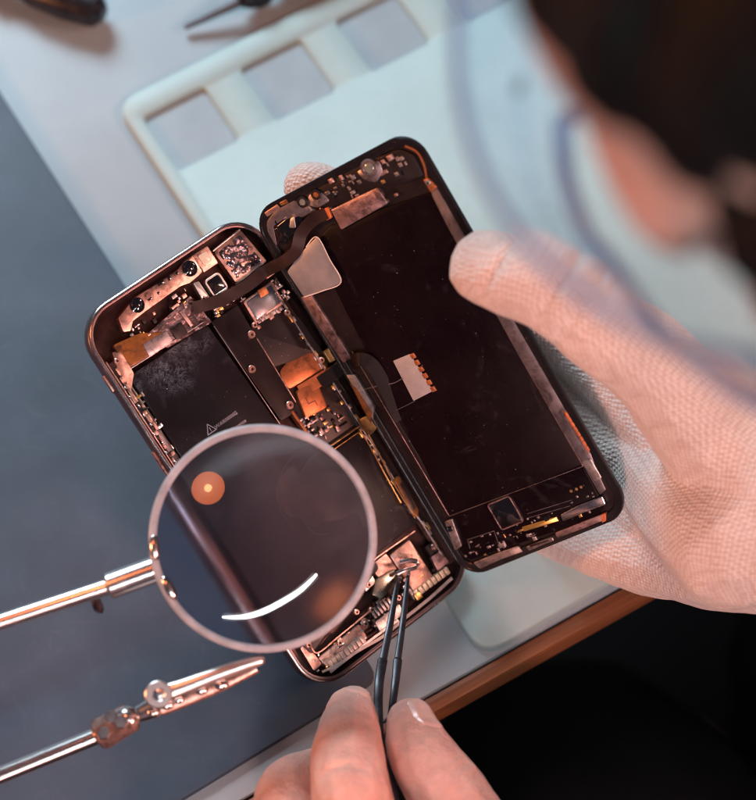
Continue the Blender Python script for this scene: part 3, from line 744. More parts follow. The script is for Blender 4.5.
Z.slab('amber_loop', [(358, 420), (367, 416), (377, 428), (370, 436), (362, 430)], -1,.2, gold, r=1.2)
# driver chip, contacts, brackets on the lower board
ch = Z.frame('driver_frame', (505.3, 513.5), 9.2, 10.0, .45, -.9, .3, pinkmetal)
Z.rbox('driver_chip', (505.3, 513.5), 8.2, 9.0, -.9, .1, lensblk, r=.3)
Z.bar('gold_bar', (523, 529.5), (557.5, 519), 1.6, -.9, -.2, M_('gold_bar', (.62, .40, .12), .35, .8, var=.15), r=.1)
for p in ((571, 491.3), (576.3, 489.3), (581, 487.2)): Z.disc('gold_dot', p, [(0, -.8), (.55, -.8), (.5, -.55), (0, -.5)], gold, seg=12)
Z.slab('chrome_clip', [(560, 515), (577, 506), (602, 496), (606, 505), (582, 514), (563, 522)], -.9, .1, steel, r=.6, bev=.3)
Z.slab('bottom_bracket', [(473, 563), (498, 553), (518, 546), (523, 552), (500, 560), (480, 569)], -.9, .1, M_('scratched_plate', (.42, .34, .33), .4, .9, var=.6, vscale=260, bump=.3, bscale=400), r=.6)
Z.slab('bottom_bracket', [(555, 533), (575, 525), (603, 514), (605, 520), (580, 530), (557, 538)], -.9, .1, pinkmetal, r=.6)
Z.slab('port_bracket', [(526, 547), (552, 537), (554, 541), (529, 551)], -.9, .2, dullsilver, r=.5)
Z.bar('port_slot', (530, 546.5), (549, 540), .7, .1, .26, flexbrown)
Z.slab('left_bracket', [(444.5, 522), (452, 519), (462, 546), (455, 551)], -.9, .1, dullsilver, r=.5)
Z.slab('bracket_hole', [(446.5, 527), (451, 525.5), (453, 531), (448.5, 532.5)], 0, .14, lensblk, r=.3, bev=.03)
Z.slab('orange_corner', [(601, 515), (606, 513), (606, 521), (602, 523)], -.8, .2, orangeb, r=.3)
b = bmesh.new()
for i in range(26):
    u = random.random(); x, y = 462 + 135*u, 548 - 50*u
    Z.rbox('', (x + random.uniform(-3, 5), y + random.uniform(-8, 10)), random.uniform(.3, 1.0), random.uniform(.3, .8), -.9, -.45 + random.random() * .3, None, bm=b, r=.1, bev=.05)
obj('board_components', b, dullsilver, scr, local=True)
for p1, p2 in (((467, 540), (494, 531)), ((468, 541), (470, 549)), ((494, 531), (499, 545)), ((527, 514), (572, 500)), ((528, 518), (570, 506))): Z.bar('trace_line', p1, p2, .2, -.8, -.58, greyplate, r=0, bev=.03)
for zi, z in enumerate([[(470, 545), (600, 500), (604, 512), (474, 562)], [(268, 226), (400, 158), (412, 170), (282, 240)]]):
    for mi, (nm, mt_, nn) in enumerate((('steel_parts', dullsilver, 10), ('rosy_parts', pinkmetal, 5), ('chip_parts', lensblk, 12), ('gold_parts', gold, 5))):
        scatter(Z, nm, z, nn, mt_, -.6, -.1, .35, 1.6, 200 + zi * 10 + mi)
# silver label with a comb of copper fingers
lab = Z.slab('silver_label', [(393, 361), (410, 354), (433, 391), (413.5, 401)], -.6, -.3, labelm, r=.3, bev=.05)
b = bmesh.new()
for i in range(6): Z.bar('', (411.5 + 4.05*i, 354 + 6.6*i), (414.2 + 4.05*i, 358.6 + 6.6*i), 1.7, -.5, -.1, None, bm=b)
obj('copper_fingers', b, copperflex, lab, local=True)
Z.path('label_wire', [(365, 389, -.4), (383, 385, -.4), (394, 383, -.4), (403, 378, -.25)], .3, greyplate, th=.08)
Z.path('label_wire', [(380, 383, -.4), (386, 398, -.4), (393, 410, -.4), (401, 408, -.4), (415, 401, -.4)], .22, greyplate, th=.08)
# flexes that bridge both halves (they stay with the screen)
def across(name, pts, w, mat, side=None):
    pl = [K_world(*p) for p in pts]
    q = [Vector(v) for v in catmull([tuple(p) for p in pl], 7)]
    b = bmesh.new(); sides = []
    for i in range(len(q)):
        t_ = (q[min(i+1, len(q)-1)] - q[max(i-1, 0)]); vd = (q[i] - CAMP).normalized(); sides.append(t_.cross(vd).normalized())
    ribbon(b, q, w, sides, .1); return obj(name, b, mat, scr)
def K_world(px, py, half, h):
    M = PB if half == 'b' else PS
    v = onp(M, (px, py), h); return M @ Vector((v.x, v.y, h))
across('sensor_cable', [(193, 308, 'b', -.3), (218, 301, 'b', .5), (245, 287, 'b', 1.2), (266, 271, 'b', 2.4), (283, 262, 's', 1.6), (296, 251, 's', 1.4), (301, 234, 's', 1.4), (312, 221, 's', 1.0), (326, 213, 's', .6)], 4.0, flexbrown)
across('display_cable', [(320, 383, 'b', -.6), (332, 375, 'b', .4), (344, 366, 'b', 2.0), (356, 360, 's', 1.9), (367, 361, 's', 1.6), (376, 370, 's', 1.0), (385, 387, 's', .3), (396, 410, 's', -.35), (401, 420, 's', -.5)], 4.4, M_('black_flex', (.010, .006, .007), .55, var=.3, spec=.2), )

# ------------------------------------------------------------------ tweezers and the part they hold
tip1, tip2 = Q(399.5, 574, 800.5), Q(408.5, 571, 800.5)
tw = thing('tweezers', 'fine black coated tweezers reaching into the phone, held by the bare fingers', 'tweezers', Matrix.Translation(tip1))
def blade(pts, name):
    """flat tapered blade: (px, py, depth, width mm, thickness mm)"""
    bm = bmesh.new(); L = []
    cp = catmull(pts, 8)
    P3 = [Q(p[0], p[1], p[2]) for p in cp]
    for i, p in enumerate(cp):
        t_ = (P3[min(i+1, len(P3)-1)] - P3[max(i-1, 0)]).normalized()
        vd = (CAMP - P3[i]).normalized(); s = t_.cross(vd).normalized(); n_ = s.cross(t_).normalized()
        w, th = p[3] / 2, p[4] / 2
        ring = []
        for k in range(12):
            a = 2*PI*k/12; ca, sa = math.cos(a), math.sin(a)
            ca = math.copysign(abs(ca) ** .55, ca); sa = math.copysign(abs(sa) ** .55, sa)
            ring.append(bm.verts.new(P3[i] + s * w * ca + n_ * th * sa))
        L.append(ring)
    for a, c in zip(L, L[1:]):
        for k in range(12): bm.faces.new((a[k], a[(k+1) % 12], c[(k+1) % 12], c[k]))
    bm.faces.new(L[0]); bm.faces.new(L[-1][::-1])
    return obj(name, bm, toolblk, tw)
a1 = blade([(399.8, 577, 799, .8, .7), (396.5, 588, 795.5, 1.7, 1.2), (390, 625, 786, 2.3, 1.5), (383.8, 656, 779, 2.5, 1.5), (383, 660, 778, 2.6, 1.6)], 'arm')
blade([(382.6, 660.5, 777.6, 3.3, 1.8), (379.0, 685, 770, 3.0, 2.0), (378.5, 715, 764, 2.9, 2.0), (382, 752, 756, 2.6, 2.0), (392, 800, 745, 3.0, 2.0), (404, 900, 705, 5, 2.0), (412, 960, 690, 6, 2.4)], 'grip')
a2 = blade([(408.5, 574, 799, .8, .7), (406.8, 586, 795.5, 1.6, 1.2), (402.5, 625, 786, 2.1, 1.5), (398.3, 656, 779, 2.3, 1.5), (398, 660, 778, 2.4, 1.6)], 'arm')
blade([(397.7, 660.5, 777.6, 3.0, 1.8), (394.5, 690, 770, 2.5, 2.0), (389.5, 725, 764, 2.2, 2.0), (386.5, 754, 757, 2.0, 2.0), (394, 800, 747, 3.0, 2.0), (404, 900, 709, 5, 2.0), (412, 960, 694, 6, 2.4)], 'grip')
for o, p1, p2 in ((a1, (401, 570, 801), (399.6, 579, 798.5)), (a2, (408.6, 566, 801), (408.3, 576, 798.5))):
    bm = bmesh.new(); rod(bm, Q(*p1), Q(*p2), .22, .75, 12, .05); obj('tip', bm, tipst, o)
bm = bmesh.new()
t_ = bmesh.new()
q = [Q(*p) for p in ((417, 561.5, 798), (409, 560.5, 797.5), (400, 562.5, 797.5))]; tube(bm, [Vector(v) for v in catmull([tuple(x) for x in q], 5)], .85, 10)
q = [Q(*p) for p in ((416, 567, 798), (407, 569.5, 797.5), (397.5, 573.5, 798))]; tube(bm, [Vector(v) for v in catmull([tuple(x) for x in q], 5)], .85, 10)
q = [Q(*p) for p in ((417, 561.5, 798), (418.2, 564.3, 798), (416, 567, 798))]; tube(bm, q, .6, 10)
t_.free()
tag(obj('metal_clip', bm, steel), 'tiny bent steel clip pinched between the tweezer tips over the copper-coloured motor', 'clip')

# ------------------------------------------------------------------ magnifier, clip, stand
LC = Q(263, 538, 738)
ln = ((CAMP - LC).normalized() + Vector((.02, .02, 0))).normalized()
LMx = axis_matrix(LC, ln, Vector((1, 0, 0)))
mg = thing('magnifier', 'round glass magnifier on a chrome arm held over the phone battery', 'magnifier', LMx)
RL, RC = 32.0, 105.0
sag = RC - math.sqrt(RC**2 - RL**2)
bm = bmesh.new(); prof = []
for i in range(25):
    r = RL * i / 24; prof.append((r, 1.2 + sag - (RC - math.sqrt(RC**2 - r*r))))
RB = 315.0; sagb = RB - math.sqrt(RB**2 - RL**2)
prof = prof + [(r, -1.2 - sagb + (RB - math.sqrt(RB**2 - r*r))) for r, z in prof[::-1]]
lathe(bm, prof, Matrix.Identity(4), 128)
lo = obj('lens', bm, lensglass, mg, local=True, smooth=40)
lo.data.materials.append(film)
for p in lo.data.polygons:
    if all(lo.data.vertices[v].co.z < -1.19 * MM for v in p.vertices): p.material_index = 1
bm = bmesh.new()
pr = [(32.05, -1.6), (32.05, 1.3), (32.7, 2.2), (33.8, 2.2), (34.5, 1.5), (34.5, -1.5), (33.9, -2.1), (32.7, -2.1), (32.05, -1.6)]
lathe(bm, pr, Matrix.Identity(4), 128)
obj('rim', bm, frost, mg, local=True)
# clamp lugs and the arm
for p in ((154.5, 548), (169, 588)):
    bm = bmesh.new(); c = LMx.inverted() @ Q(p[0], p[1], 737)
    ball(bm, Vector((c.x, c.y, 1.2)), 2.2, (.75, 2.0, .9), Matrix.Rotation(math.atan2(c.y, c.x), 3, 'Z'))
    obj('clamp_lug', bm, chrome, mg, local=True)
bm = bmesh.new()
A0, A1, A2 = Q(156, 569, 738), Q(107, 587, 736), Q(-170, 678, 730)
rod(bm, A0, A1, 4.2, 4.2, 32, .6); arm = obj('socket', bm, chrome, mg)
bm = bmesh.new(); rod(bm, A1, A2, 2.6, 2.6, 24, .3); obj('arm', bm, chrome, mg)
bm = bmesh.new(); rod(bm, Q(101, 603, 742), Q(93, 606, 742), 3.2, 2.6, 24, .8); obj('thumb_screw', bm, darksteel, mg)
# crocodile clip
CB = Q(150, 695, 738)
cl = thing('crocodile_clip', 'chrome crocodile clip with open jaws above the dark mat, below the magnifier', 'clip', Matrix.Translation(CB))
def jaw(pts, mat, name, curl):
    """U section channel tapering along pts: (px, py, d, width, height)"""
    bm = bmesh.new(); L = []
    cp = catmull(pts, 8); P3 = [Q(*p[:3]) for p in cp]
    for i, p in enumerate(cp):
        t_ = (P3[min(i+1, len(P3)-1)] - P3[max(i-1, 0)]).normalized(); vd = (CAMP - P3[i]).normalized()
        s = t_.cross(vd).normalized(); n_ = s.cross(t_).normalized(); w, h = p[3] / 2, p[4]
        prof = []
        for k in range(9):
            a = PI * k / 8; prof.append((math.cos(a) * w, math.sin(a) * h * .5 * curl))
        inn = [(x * .8, y * .8) for x, y in prof[::-1]]
        L.append([bm.verts.new(P3[i] + s * x + n_ * y) for x, y in [(w, -h * curl)] + prof + [(-w, -h * curl), (-w * .8, -h * curl)] + inn + [(w * .8, -h * curl)]])
    n = len(L[0])
    for a, c in zip(L, L[1:]):
        for k in range(n): bm.faces.new((a[k], a[(k+1) % n], c[(k+1) % n], c[k]))
    bm.faces.new(L[0]); bm.faces.new(L[-1][::-1])
    return obj(name, bm, mat, cl, smooth=50)
uj = jaw([(158, 694, 735, 5.2, 2.6), (180, 688, 735, 5.0, 2.8), (215, 675, 736, 4.4, 2.8), (255, 661.5, 738, 3.6, 2.6), (263, 659.5, 739, 2.6, 2.0)], M_('bright_nickel', (.85, .80, .78), .3, 1, var=.06), 'upper_jaw', 1)
lj = jaw([(160, 708, 742, 5.2, 2.4), (190, 697, 743, 4.8, 2.6), (225, 683, 743, 4.0, 2.4), (257, 668, 742, 3.0, 2.2)], copper, 'lower_jaw', 1)  # orange lamp reflection on the chrome jaw is put in as copper colour
bm = bmesh.new(); M = axis_matrix(Q(158.5, 694.5, 733.5), CAMP - CB)
lathe(bm, [(1.7, -1.2), (3.8, -1.2), (4.2, -.8), (4.2, .5), (3.8, .9), (2.1, .9), (1.7, .5), (1.7, -1.2)], M, 32); obj('pivot_ring', bm, M_('pivot_nickel', (.85, .8, .78), .34, 1, var=.06), cl)
for p, r in (((201, 689.5, 738), 1.7), ((178, 699, 738), 1.6), ((166.5, 704, 738), 1.9), ((153, 712, 739), 1.5), ((221, 684, 737), 1.9)):
    bm = bmesh.new(); ball(bm, Q(*p), r, (1.3, 1, .8)); obj('rivet', bm, chrome, cl)
bm = bmesh.new(); rod(bm, Q(158, 706, 741), Q(136, 716, 742), 3.4, 2.6, 24, .8); obj('neck', bm, chrome, cl)
bm = bmesh.new(); ball(bm, Q(127, 719, 741), 4.2); obj('ball_joint', bm, chrome, cl)
bm = bmesh.new(); rod(bm, Q(134, 716, 741), Q(98, 736, 743), 4.6, 5.2, 8, 1.0); obj('joint_clamp', bm, copper, cl)
for p in ((111, 717, 737), (104, 733, 736), (121, 722.5, 736)):
    bm = bmesh.new(); rod(bm, Q(p[0], p[1], p[2] + 3), Q(p[0], p[1], p[2] - .5), 2.4, 2.2, 6, .4); obj('clamp_nut', bm, chrome, cl)
bm = bmesh.new(); rod(bm, Q(100, 735, 743), Q(-170, 845, 742), 2.7, 2.7, 24, .3); obj('arm', bm, chrome, cl)
# stand that carries both arms, mostly left of the frame
sp0 = P(-230, 735, 2.8)
stM = Matrix.Translation(sp0)
sd = thing('tool_stand', 'dark helping hand stand that carries the magnifier and clip arms, left of the mat', 'stand', stM)
bm = bmesh.new(); lathe(bm, [(0, 0), (34, 0), (36, 1.5), (36, 7), (33, 10), (12, 13), (7, 20), (0, 20)], Matrix.Identity(4), 64); obj('base', bm, blackm, sd, local=True)
topz = max(A2.z, Q(-170, 845, 742).z) - sp0.z + 14
bm = bmesh.new(); rod(bm, Vector((0, 0, 10)), Vector((0, 0, topz)), 5, 5, 32, .6); obj('post', bm, chrome, sd, local=True)
for e in (A2, Q(-170, 845, 742)):
    bm = bmesh.new(); rod(bm, e, Vector((sp0.x, sp0.y, e.z)), 3.0, 3.0, 24, .3); obj('cross_rod', bm, chrome, sd)
    bm = bmesh.new(); ball(bm, e, 5.5); obj('joint', bm, darksteel, sd)
    bm = bmesh.new(); rod(bm, Vector((sp0.x, sp0.y, e.z - 6)), Vector((sp0.x, sp0.y, e.z + 6)), 8, 8, 32, 1); obj('collar', bm, darksteel, sd)

# ------------------------------------------------------------------ tools lying behind the tray
def driver(name, label, p0, p1, p2, m, band):
    a, c, e = P(*p0, 4), P(*p1, 5), P(*p2, 9)
    r = thing(name, label, 'screwdriver', Matrix.Translation(Vector((c.x, c.y, 0))))
    bm = bmesh.new(); a.z = 3; c.z = 8; rod(bm, a, c, 1.2, 2.2, 16, .3); obj('shaft', bm, M_('dull_shaft', (.16, .16, .18), .5, .8), r)
    e.z = 8; d = (e - c); L = d.length; Mx = axis_matrix(c, d)
    bm = bmesh.new(); lathe(bm, [(0, 0), (2.6, 0), (4.5, 3), (5, 8), (4.2, 14), (6.5, 24), (7.4, L * .7), (6.4, L - 3), (3, L), (0, L)], Mx, 24); obj('handle', bm, m, r)
    bm = bmesh.new(); lathe(bm, [(5.2, 5), (5.7, 6), (5.7, 10), (5.2, 11)], Mx, 24); obj('band', bm, band, r)
driver('screwdriver', 'thin black screwdriver lying behind the tray, its tip pointing left', (184, 26), (240, 6), (420, -84), toolblk, toolblk)
driver('screwdriver', 'black screwdriver with a red band, its handle end at the far left corner', (-120, -52), (-20, -24), (104, 12), toolblk, redrub)

# ------------------------------------------------------------------ the technician
HC = Q(1050, -140, 440)
hf = Vector((-.80, -.12, -.58)).normalized()                    # face direction
hu = (Vector((0, 0, 1)) - hf * hf.z).normalized(); hr_ = hf.cross(hu)
HM = Matrix((hr_, hf, hu)).transposed()                         # local: x right, y forward, z up
HM4 = HM.to_4x4(); HM4.translation = HC
Fdir = ey.copy(); Rdir = ex.copy()
chest = Vector((HC.x, HC.y, 0)) - Fdir * 230 + Rdir * 60; chest.z = 70
pelv = chest - Fdir * 70 - Vector((0, 0, 330))
pr_ = thing('person', 'technician in a dark shirt and safety glasses bent over the opened phone', 'person', Matrix.Translation(Vector((pelv.x, pelv.y, -735))))
wristR = Q(810, 540, 752); wristL = Q(450, 1080, 742)
shR = chest + Rdir * 175 + Vector((0, 0, 30)); shL = chest - Rdir * 175 + Vector((0, 0, 30))
elR = (shR + wristR) / 2 + Rdir * 110 - Vector((0, 0, 120)); elL = (shL + wristL) / 2 - Rdir * 60 - Fdir * 60 - Vector((0, 0, 110))
def J(px, py, d, r): return (Q(px, py, d), r)
# bare hand: fine voxel union
bm = bmesh.new()
idx = [J(352, 713, 769, 8.3), J(349, 735, 757, 10.0), J(348, 768, 744, 11.8), J(354, 805, 738, 12.2), J(374, 862, 742, 11.6), J(405, 940, 752, 13.5)]
mid = [J(345, 765, 776, 8.0), J(312, 780, 766, 9.8), J(291, 794, 756, 11.0), J(294, 830, 747, 11.3), J(335, 890, 748, 11.5), J(378, 960, 756, 13.5)]
rin = [J(345, 810, 778, 8.4), J(300, 832, 765, 9.6), J(272, 850, 753, 10.2), J(290, 890, 746, 10.6), J(325, 930, 748, 11), J(362, 990, 757, 13)]
lit = [J(350, 860, 782, 7.4), J(308, 885, 770, 8.6), J(280, 905, 762, 9.0), J(300, 950, 756, 9.4), J(350, 1015, 763, 12)]
thb = [J(410.5, 722, 763, 7.6), J(416, 742, 758, 9.5), J(429, 766, 753, 11.1), J(455, 805, 750, 12.8), J(488, 865, 750, 13.7), J(490, 950, 756, 18)]
wr = [(wristL, 24)]
for f in (idx, mid, rin, lit, thb): chain(bm, f + [(wristL * .8 + f[-1][0] * .2, 20)], 9)
chain(bm, [(wristL, 25), (wristL * .75 + elL * .25, 28), (elL, 40)], 12)
hand = remesh(bm, .62, 9)
def crease(bm, p, axis, w, depth, span):
    axis = axis.normalized()
    for v in bm.verts:
        d = v.co - p
        if d.length < span:
            k = math.exp(-(d.dot(axis) / w) ** 2) * max(0, 1 - (d.length / span) ** 2)
            v.co -= v.normal * depth * k
hand.normal_update()
for v in hand.verts: v.co += v.normal * (.28 + .30 * noise.noise(v.co * .13) + .12 * noise.noise(v.co * .45))
hand.normal_update()
def surf(px, py, d, r): return Q(px, py, d) + (CAMP - Q(px, py, d)).normalized() * r
ia = Q(348, 768, 744) - Q(349, 735, 757)
for dy, dep in ((-6, .22), (-2.5, .34), (.5, .42), (4, .30), (27, .25), (31, .2)):
    crease(hand, surf(340 + dy * .4, 772 + dy, 743, 11), ia + Vector((random.uniform(-2, 2), 0, random.uniform(-2, 2))), .75, dep, 10)
ta = Q(455, 805, 750) - Q(429, 766, 753)
for dx, dep in ((-9, .2), (-5, .3), (0, .36), (4, .3), (9, .24), (14, .2)):
    crease(hand, surf(447 + dx, 772 + dx, 752, 11), ta + Vector((random.uniform(-2, 2), 0, random.uniform(-2, 2))), .75, dep, 11)
# head: cranium, jaw, brow, nose, ears, neck
hb = bmesh.new()
def hball(x, y, z, r, sc=(1, 1, 1), sub=4): ball(hb, HM4 @ Vector((x, y, z)), r, sc, HM, sub)
hball(0, 0, 20, 80, (.95, 1.18, 1.0)); hball(0, 30, -35, 62, (.95, 1.05, 1.1)); hball(0, 62, -88, 28, (1.2, 1, .9)); hball(0, 40, -70, 46, (1.05, 1, .9))
hball(0, 84, 6, 20, (2.4, .7, .6)); hball(0, 98, -34, 12, (.9, 1.1, 1.5)); hball(0, 100, -40, 11, (1.3, 1, .8)); hball(0, 92, -15, 8, (.8, 1, 2))
hball(0, 84, -66, 12, (2, .9, .55)); hball(0, 82, -74, 12, (1.8, .9, .6))
for s in (-1, 1):
    hball(s * 40, 68, -30, 24, (1, .8, .8)); hball(s * 76, -5, -20, 18, (.35, .9, 1.6)); hball(s * 32, 78, -8, 13, (1.2, .7, .8))
chain(hb, [(HM4 @ Vector((0, -25, -60)), 55), (HM4 @ Vector((0, -50, -120)), 56), (chest + Vector((0, 0, 70)), 62), (chest, 95)], 8)
chain(hb, [(chest, 110), (pelv, 120)], 8)
for a, e, w in ((shR, elR, wristR), (shL, elL, wristL)): chain(hb, [(chest + (a - chest) * .5, 70), (a, 54), ((a + e) / 2, 46), (e, 40), (w * .7 + e * .3, 30), (w, 24)], 7)
# seated legs
for s in (-1, 1):
    hip = pelv + Rdir * s * 90; kn = hip + Fdir * 330 + Vector((0, 0, 40)) - Vector((0, 0, 40)); kn.z = -240; an = kn - Fdir * 60; an.z = -690
    chain(hb, [(hip, 85), (kn, 60), (an, 42), (an + Fdir * 150 - Vector((0, 0, 12)), 30)], 7)
head = remesh(hb, 3.2, 4)
from mathutils.bvhtree import BVHTree
hand_bvh = BVHTree.FromBMesh(hand)
merge(head, hand)
bodyo = obj('body', head, skin, pr_, smooth=180)
# eyes
for s in (-1, 1):
    bm = bmesh.new(); ball(bm, HM4 @ Vector((s * 32, 76, -10)), 13); obj('eye', bm, whitep, pr_)
# clothes
sb = bmesh.new()
chain(sb, [(chest + Vector((0, 0, 55)), 78), (chest, 126), (pelv, 136)], 8)
for a, e, w in ((shR, elR, wristR), (shL, elL, wristL)): chain(sb, [(chest + (a - chest) * .4, 88), (a, 68), ((a + e) / 2, 58), (e, 52), (w * .6 + e * .4, 42), (w * .8 + e * .2, 36)], 7)
obj('shirt', remesh(sb, 5, 4), shirt, pr_, smooth=180)
tb = bmesh.new()
for s in (-1, 1):
    hip = pelv + Rdir * s * 90; kn = hip + Fdir * 330; kn.z = -240; an = kn - Fdir * 60; an.z = -660
    chain(tb, [(pelv, 120), (hip, 98), (kn, 72), (an, 56)], 7)
obj('trousers', remesh(tb, 6, 4), shirt, pr_, smooth=180)
# hair
hb = bmesh.new()
def hhair(x, y, z, r, sc=(1, 1, 1)): ball(hb, HM4 @ Vector((x, y, z)), r, sc, HM, 5)
hhair(0, -11, 37, 86, (.98, 1.13, .98)); hhair(0, -45, -10, 70, (1.12, .9, 1.15)); hhair(-50, 12, 0, 55, (.78, 1.12, 1.05)); hhair(52, 6, -24, 54, (.84, 1.2, 1.25))
hair = remesh(hb, 2.0, 2); hair.normal_update()
for v in hair.verts:
    q = HM.transposed() @ (v.co - HC); k = noise.noise(Vector((q.x * .09, q.y * .02, q.z * .05))) * 5 + noise.noise(Vector((q.x * .4, q.y * .06, q.z * .2))) * 1.6
    v.co += v.normal * k
obj('hair', hair, hairm, pr_, smooth=180)
# safety glasses
gl = bmesh.new(); rows = []
NU, NV = 40, 8
def gpt(u, v, off=0.0):
    a = math.radians(-88 + 176 * u); r = 101 + off
    return HM4 @ Vector((math.sin(a) * (r - 12), 18 + math.cos(a) * r, 14 - 48 * v - 6 * abs(math.sin(a)) * v + (8 if abs(u - .5) < .06 and v > .6 else 0)))
for layer in (0, 1.8):
    rows.append([[gl.verts.new(gpt(i / NU, j / NV, layer)) for j in range(NV + 1)] for i in range(NU + 1)])
for k in (0, 1):
    for i in range(NU):
        for j in range(NV): gl.faces.new((rows[k][i][j], rows[k][i+1][j], rows[k][i+1][j+1], rows[k][i][j+1]))
for i in range(NU):
    for j in (0, NV): gl.faces.new((rows[0][i][j], rows[0][i+1][j], rows[1][i+1][j], rows[1][i][j]))
for j in range(NV):
    for i in (0, NU): gl.faces.new((rows[0][i][j], rows[0][i][j+1], rows[1][i][j+1], rows[1][i][j]))
glasses = obj('safety_glasses', gl, visor, pr_, smooth=60)
bluem = M_('blue_plastic', (.46, .64, .96), .3, var=.05, trans=.7)
bm = bmesh.new()
tube(bm, [gpt(i / NU, 0, .9) for i in range(NU + 1)], 1.2, 10); tube(bm, [gpt(i / NU, 1, .9) for i in range(NU + 1)], 2.1, 10)
for s in (0, 1): tube(bm, [gpt(s, .2, .9), HM4 @ Vector(((s * 2 - 1) * 88, -30, 6)), HM4 @ Vector(((s * 2 - 1) * 80, -60, -20))], 3.0, 10)
obj('glasses_frame', bm, bluem, glasses)
# nails
from mathutils.bvhtree import BVHTree
def nail(c, along, up, w, l):
    bm = bmesh.new(); along = along.normalized(); up = (up - along * up.dot(along)).normalized(); s = along.cross(up)
    NN = 16; g = []
    for i in range(NN + 1):
        row = []
        for j in range(NN + 1):
            u, v = i / NN * 2 - 1, j / NN * 2 - 1
            uu = u * math.sqrt(max(0, 1 - .34 * v * v)); vv = v * math.sqrt(max(0, 1 - .34 * u * u))
            o = c + s * uu * w + along * vv * l + up * 12
            hit, nn, _, _ = hand_bvh.ray_cast(o, -up)
            if hit is None: hit = c + s * uu * w + along * vv * l
            e = max(abs(u), abs(v)); lift = .38 if e < .8 else .38 - .5 * (e - .8) / .2
            if v > .8: lift = .45
            row.append(bm.verts.new(hit + up * lift))
        g.append(row)
    for i in range(NN):
        for j in range(NN): bm.faces.new((g[i][j], g[i+1][j], g[i+1][j+1], g[i][j+1]))
    e = bmesh.ops.extrude_face_region(bm, geom=bm.faces[:])
    for v in [x for x in e['geom'] if isinstance(x, bmesh.types.BMVert)]: v.co -= up * .5
    return obj('fingernail', bm, nailm, pr_)
def to_cam(p): return (CAMP - p).normalized()
ax = Q(411, 717, 764)
nail(ax + (to_cam(ax) + Vector((.7, .1, 0))).normalized() * 8, Q(407.5, 706, 766) - Q(416, 738, 759), to_cam(ax) + Vector((.7, .1, 0)), 5.4, 6.8)
ax = Q(353, 706, 770)
nail(ax + Vector((.35, .75, .45)).normalized() * 7, Vector((.05, .25, -.9)), Vector((.35, .75, .45)), 4.4, 5.2)
# glove
gb = bmesh.new()
gth = [J(486, 268, 733, 12.0), J(508, 277, 729, 12.2), J(548, 291, 727, 12.6), J(600, 325, 732, 14.2), J(664, 376, 744, 16), J(735, 455, 758, 21), (wristR, 25)]
gi = [J(308, 186, 802, 8.0), J(330, 195, 803, 8.8), J(400, 232, 806, 9.4), J(480, 275, 800, 10), J(590, 350, 796, 13), J(690, 440, 782, 19), (wristR, 25)]
gm = [J(360, 290, 838, 8.2), J(440, 310, 832, 9.4), J(520, 360, 818, 10.2), J(610, 425, 802, 13), J(700, 490, 780, 20), (wristR, 26)]
gr = [J(400, 400, 850, 8.2), J(470, 420, 840, 9.2), J(540, 450, 824, 10), J(620, 490, 804, 13), J(700, 520, 782, 20), (wristR, 26)]
gp_ = [J(440, 510, 850, 8), J(500, 520, 840, 9), J(555, 530, 822, 10.5), J(620, 545, 802, 14), J(675, 553, 788, 16), J(730, 555, 770, 19), (wristR, 25)]
for f in (gth, gi, gm, gr, gp_): chain(gb, f, 9)
chain(gb, [J(655, 450, 792, 16), J(690, 490, 780, 22), J(740, 530, 760, 26)], 8)
glove = remesh(gb, .9, 8); glove.normal_update()
ga = Q(598, 325, 724) - Q(548, 291, 725)
for px, py, w, dep, span in ((500, 262, 1.6, 1.6, 16), (568, 272, 2.0, 1.8, 20), (590, 296, 2.2, 1.8, 24), (606, 300, 2.0, 1.3, 22)):
    crease(glove, surf(px, py, 726, 12), ga, w, dep, span)
crease(glove, surf(640, 440, 730, 18), Vector((.3, .9, .1)), 3, 2.2, 34)
crease(glove, surf(655, 390, 728, 18), Vector((.5, .8, .1)), 2.2, 1.6, 26)
for v in glove.verts:
    v.co += v.normal * (noise.noise(v.co * .05) * 1.0 + noise.noise(v.co * .16) * .35)
obj('glove', glove, knitm, pr_, smooth=180)
cb_ = bmesh.new(); chain(cb_, [(wristR * .93 + elR * .07, 26.5), (wristR * .8 + elR * .2, 28), (wristR * .7 + elR * .3, 30)], 8)
obj('glove_cuff', remesh(cb_, 1.6, 3), cuffm, pr_, smooth=180)

# ------------------------------------------------------------------ lamps and added fill lights (all outside the frame)
def reflect_dir(px, py):
    """mirror direction at the front of the magnifier lens for a photograph pixel"""
    o = CAMP; d = ray(px, py).normalized(); c = LC - ln * (RC - sag - 1.2)
    oc = o - c; bq = oc.dot(d); disc = bq*bq - (oc.length_squared - RC*RC)
    p = o + d * (-bq - math.sqrt(disc)); n = (p - c).normalized()
    return p, (d - 2 * d.dot(n) * n).normalized()
arc = []
for p in ((222, 617), (242, 617), (262, 612), (282, 602), (302, 589), (317, 574)):
    o, d = reflect_dir(*p); arc.append(o + d * 520)
arc = [Vector(v) for v in catmull([tuple(a) for a in arc], 6)]
mid_ = sum(arc, Vector()) / len(arc)
ul = thing('ring_lamp', 'curved white tube lamp mounted beside the camera, outside the frame', 'lamp', Matrix.Translation(mid_))
bm = bmesh.new(); tube(bm, arc, [1.2 + 10.5 * math.sin(PI * (.06 + .86 * k / (len(arc) - 1))) ** .7 for k in range(len(arc))], 16); obj('tube', bm, emit('tube_glow', (.93, .97, 1.0), 30), ul)
back = (mid_ - LC).normalized()
bm = bmesh.new(); sides = []
for i in range(len(arc)):
    t_ = arc[min(i+1, len(arc)-1)] - arc[max(i-1, 0)]; sides.append(t_.cross(back).normalized())
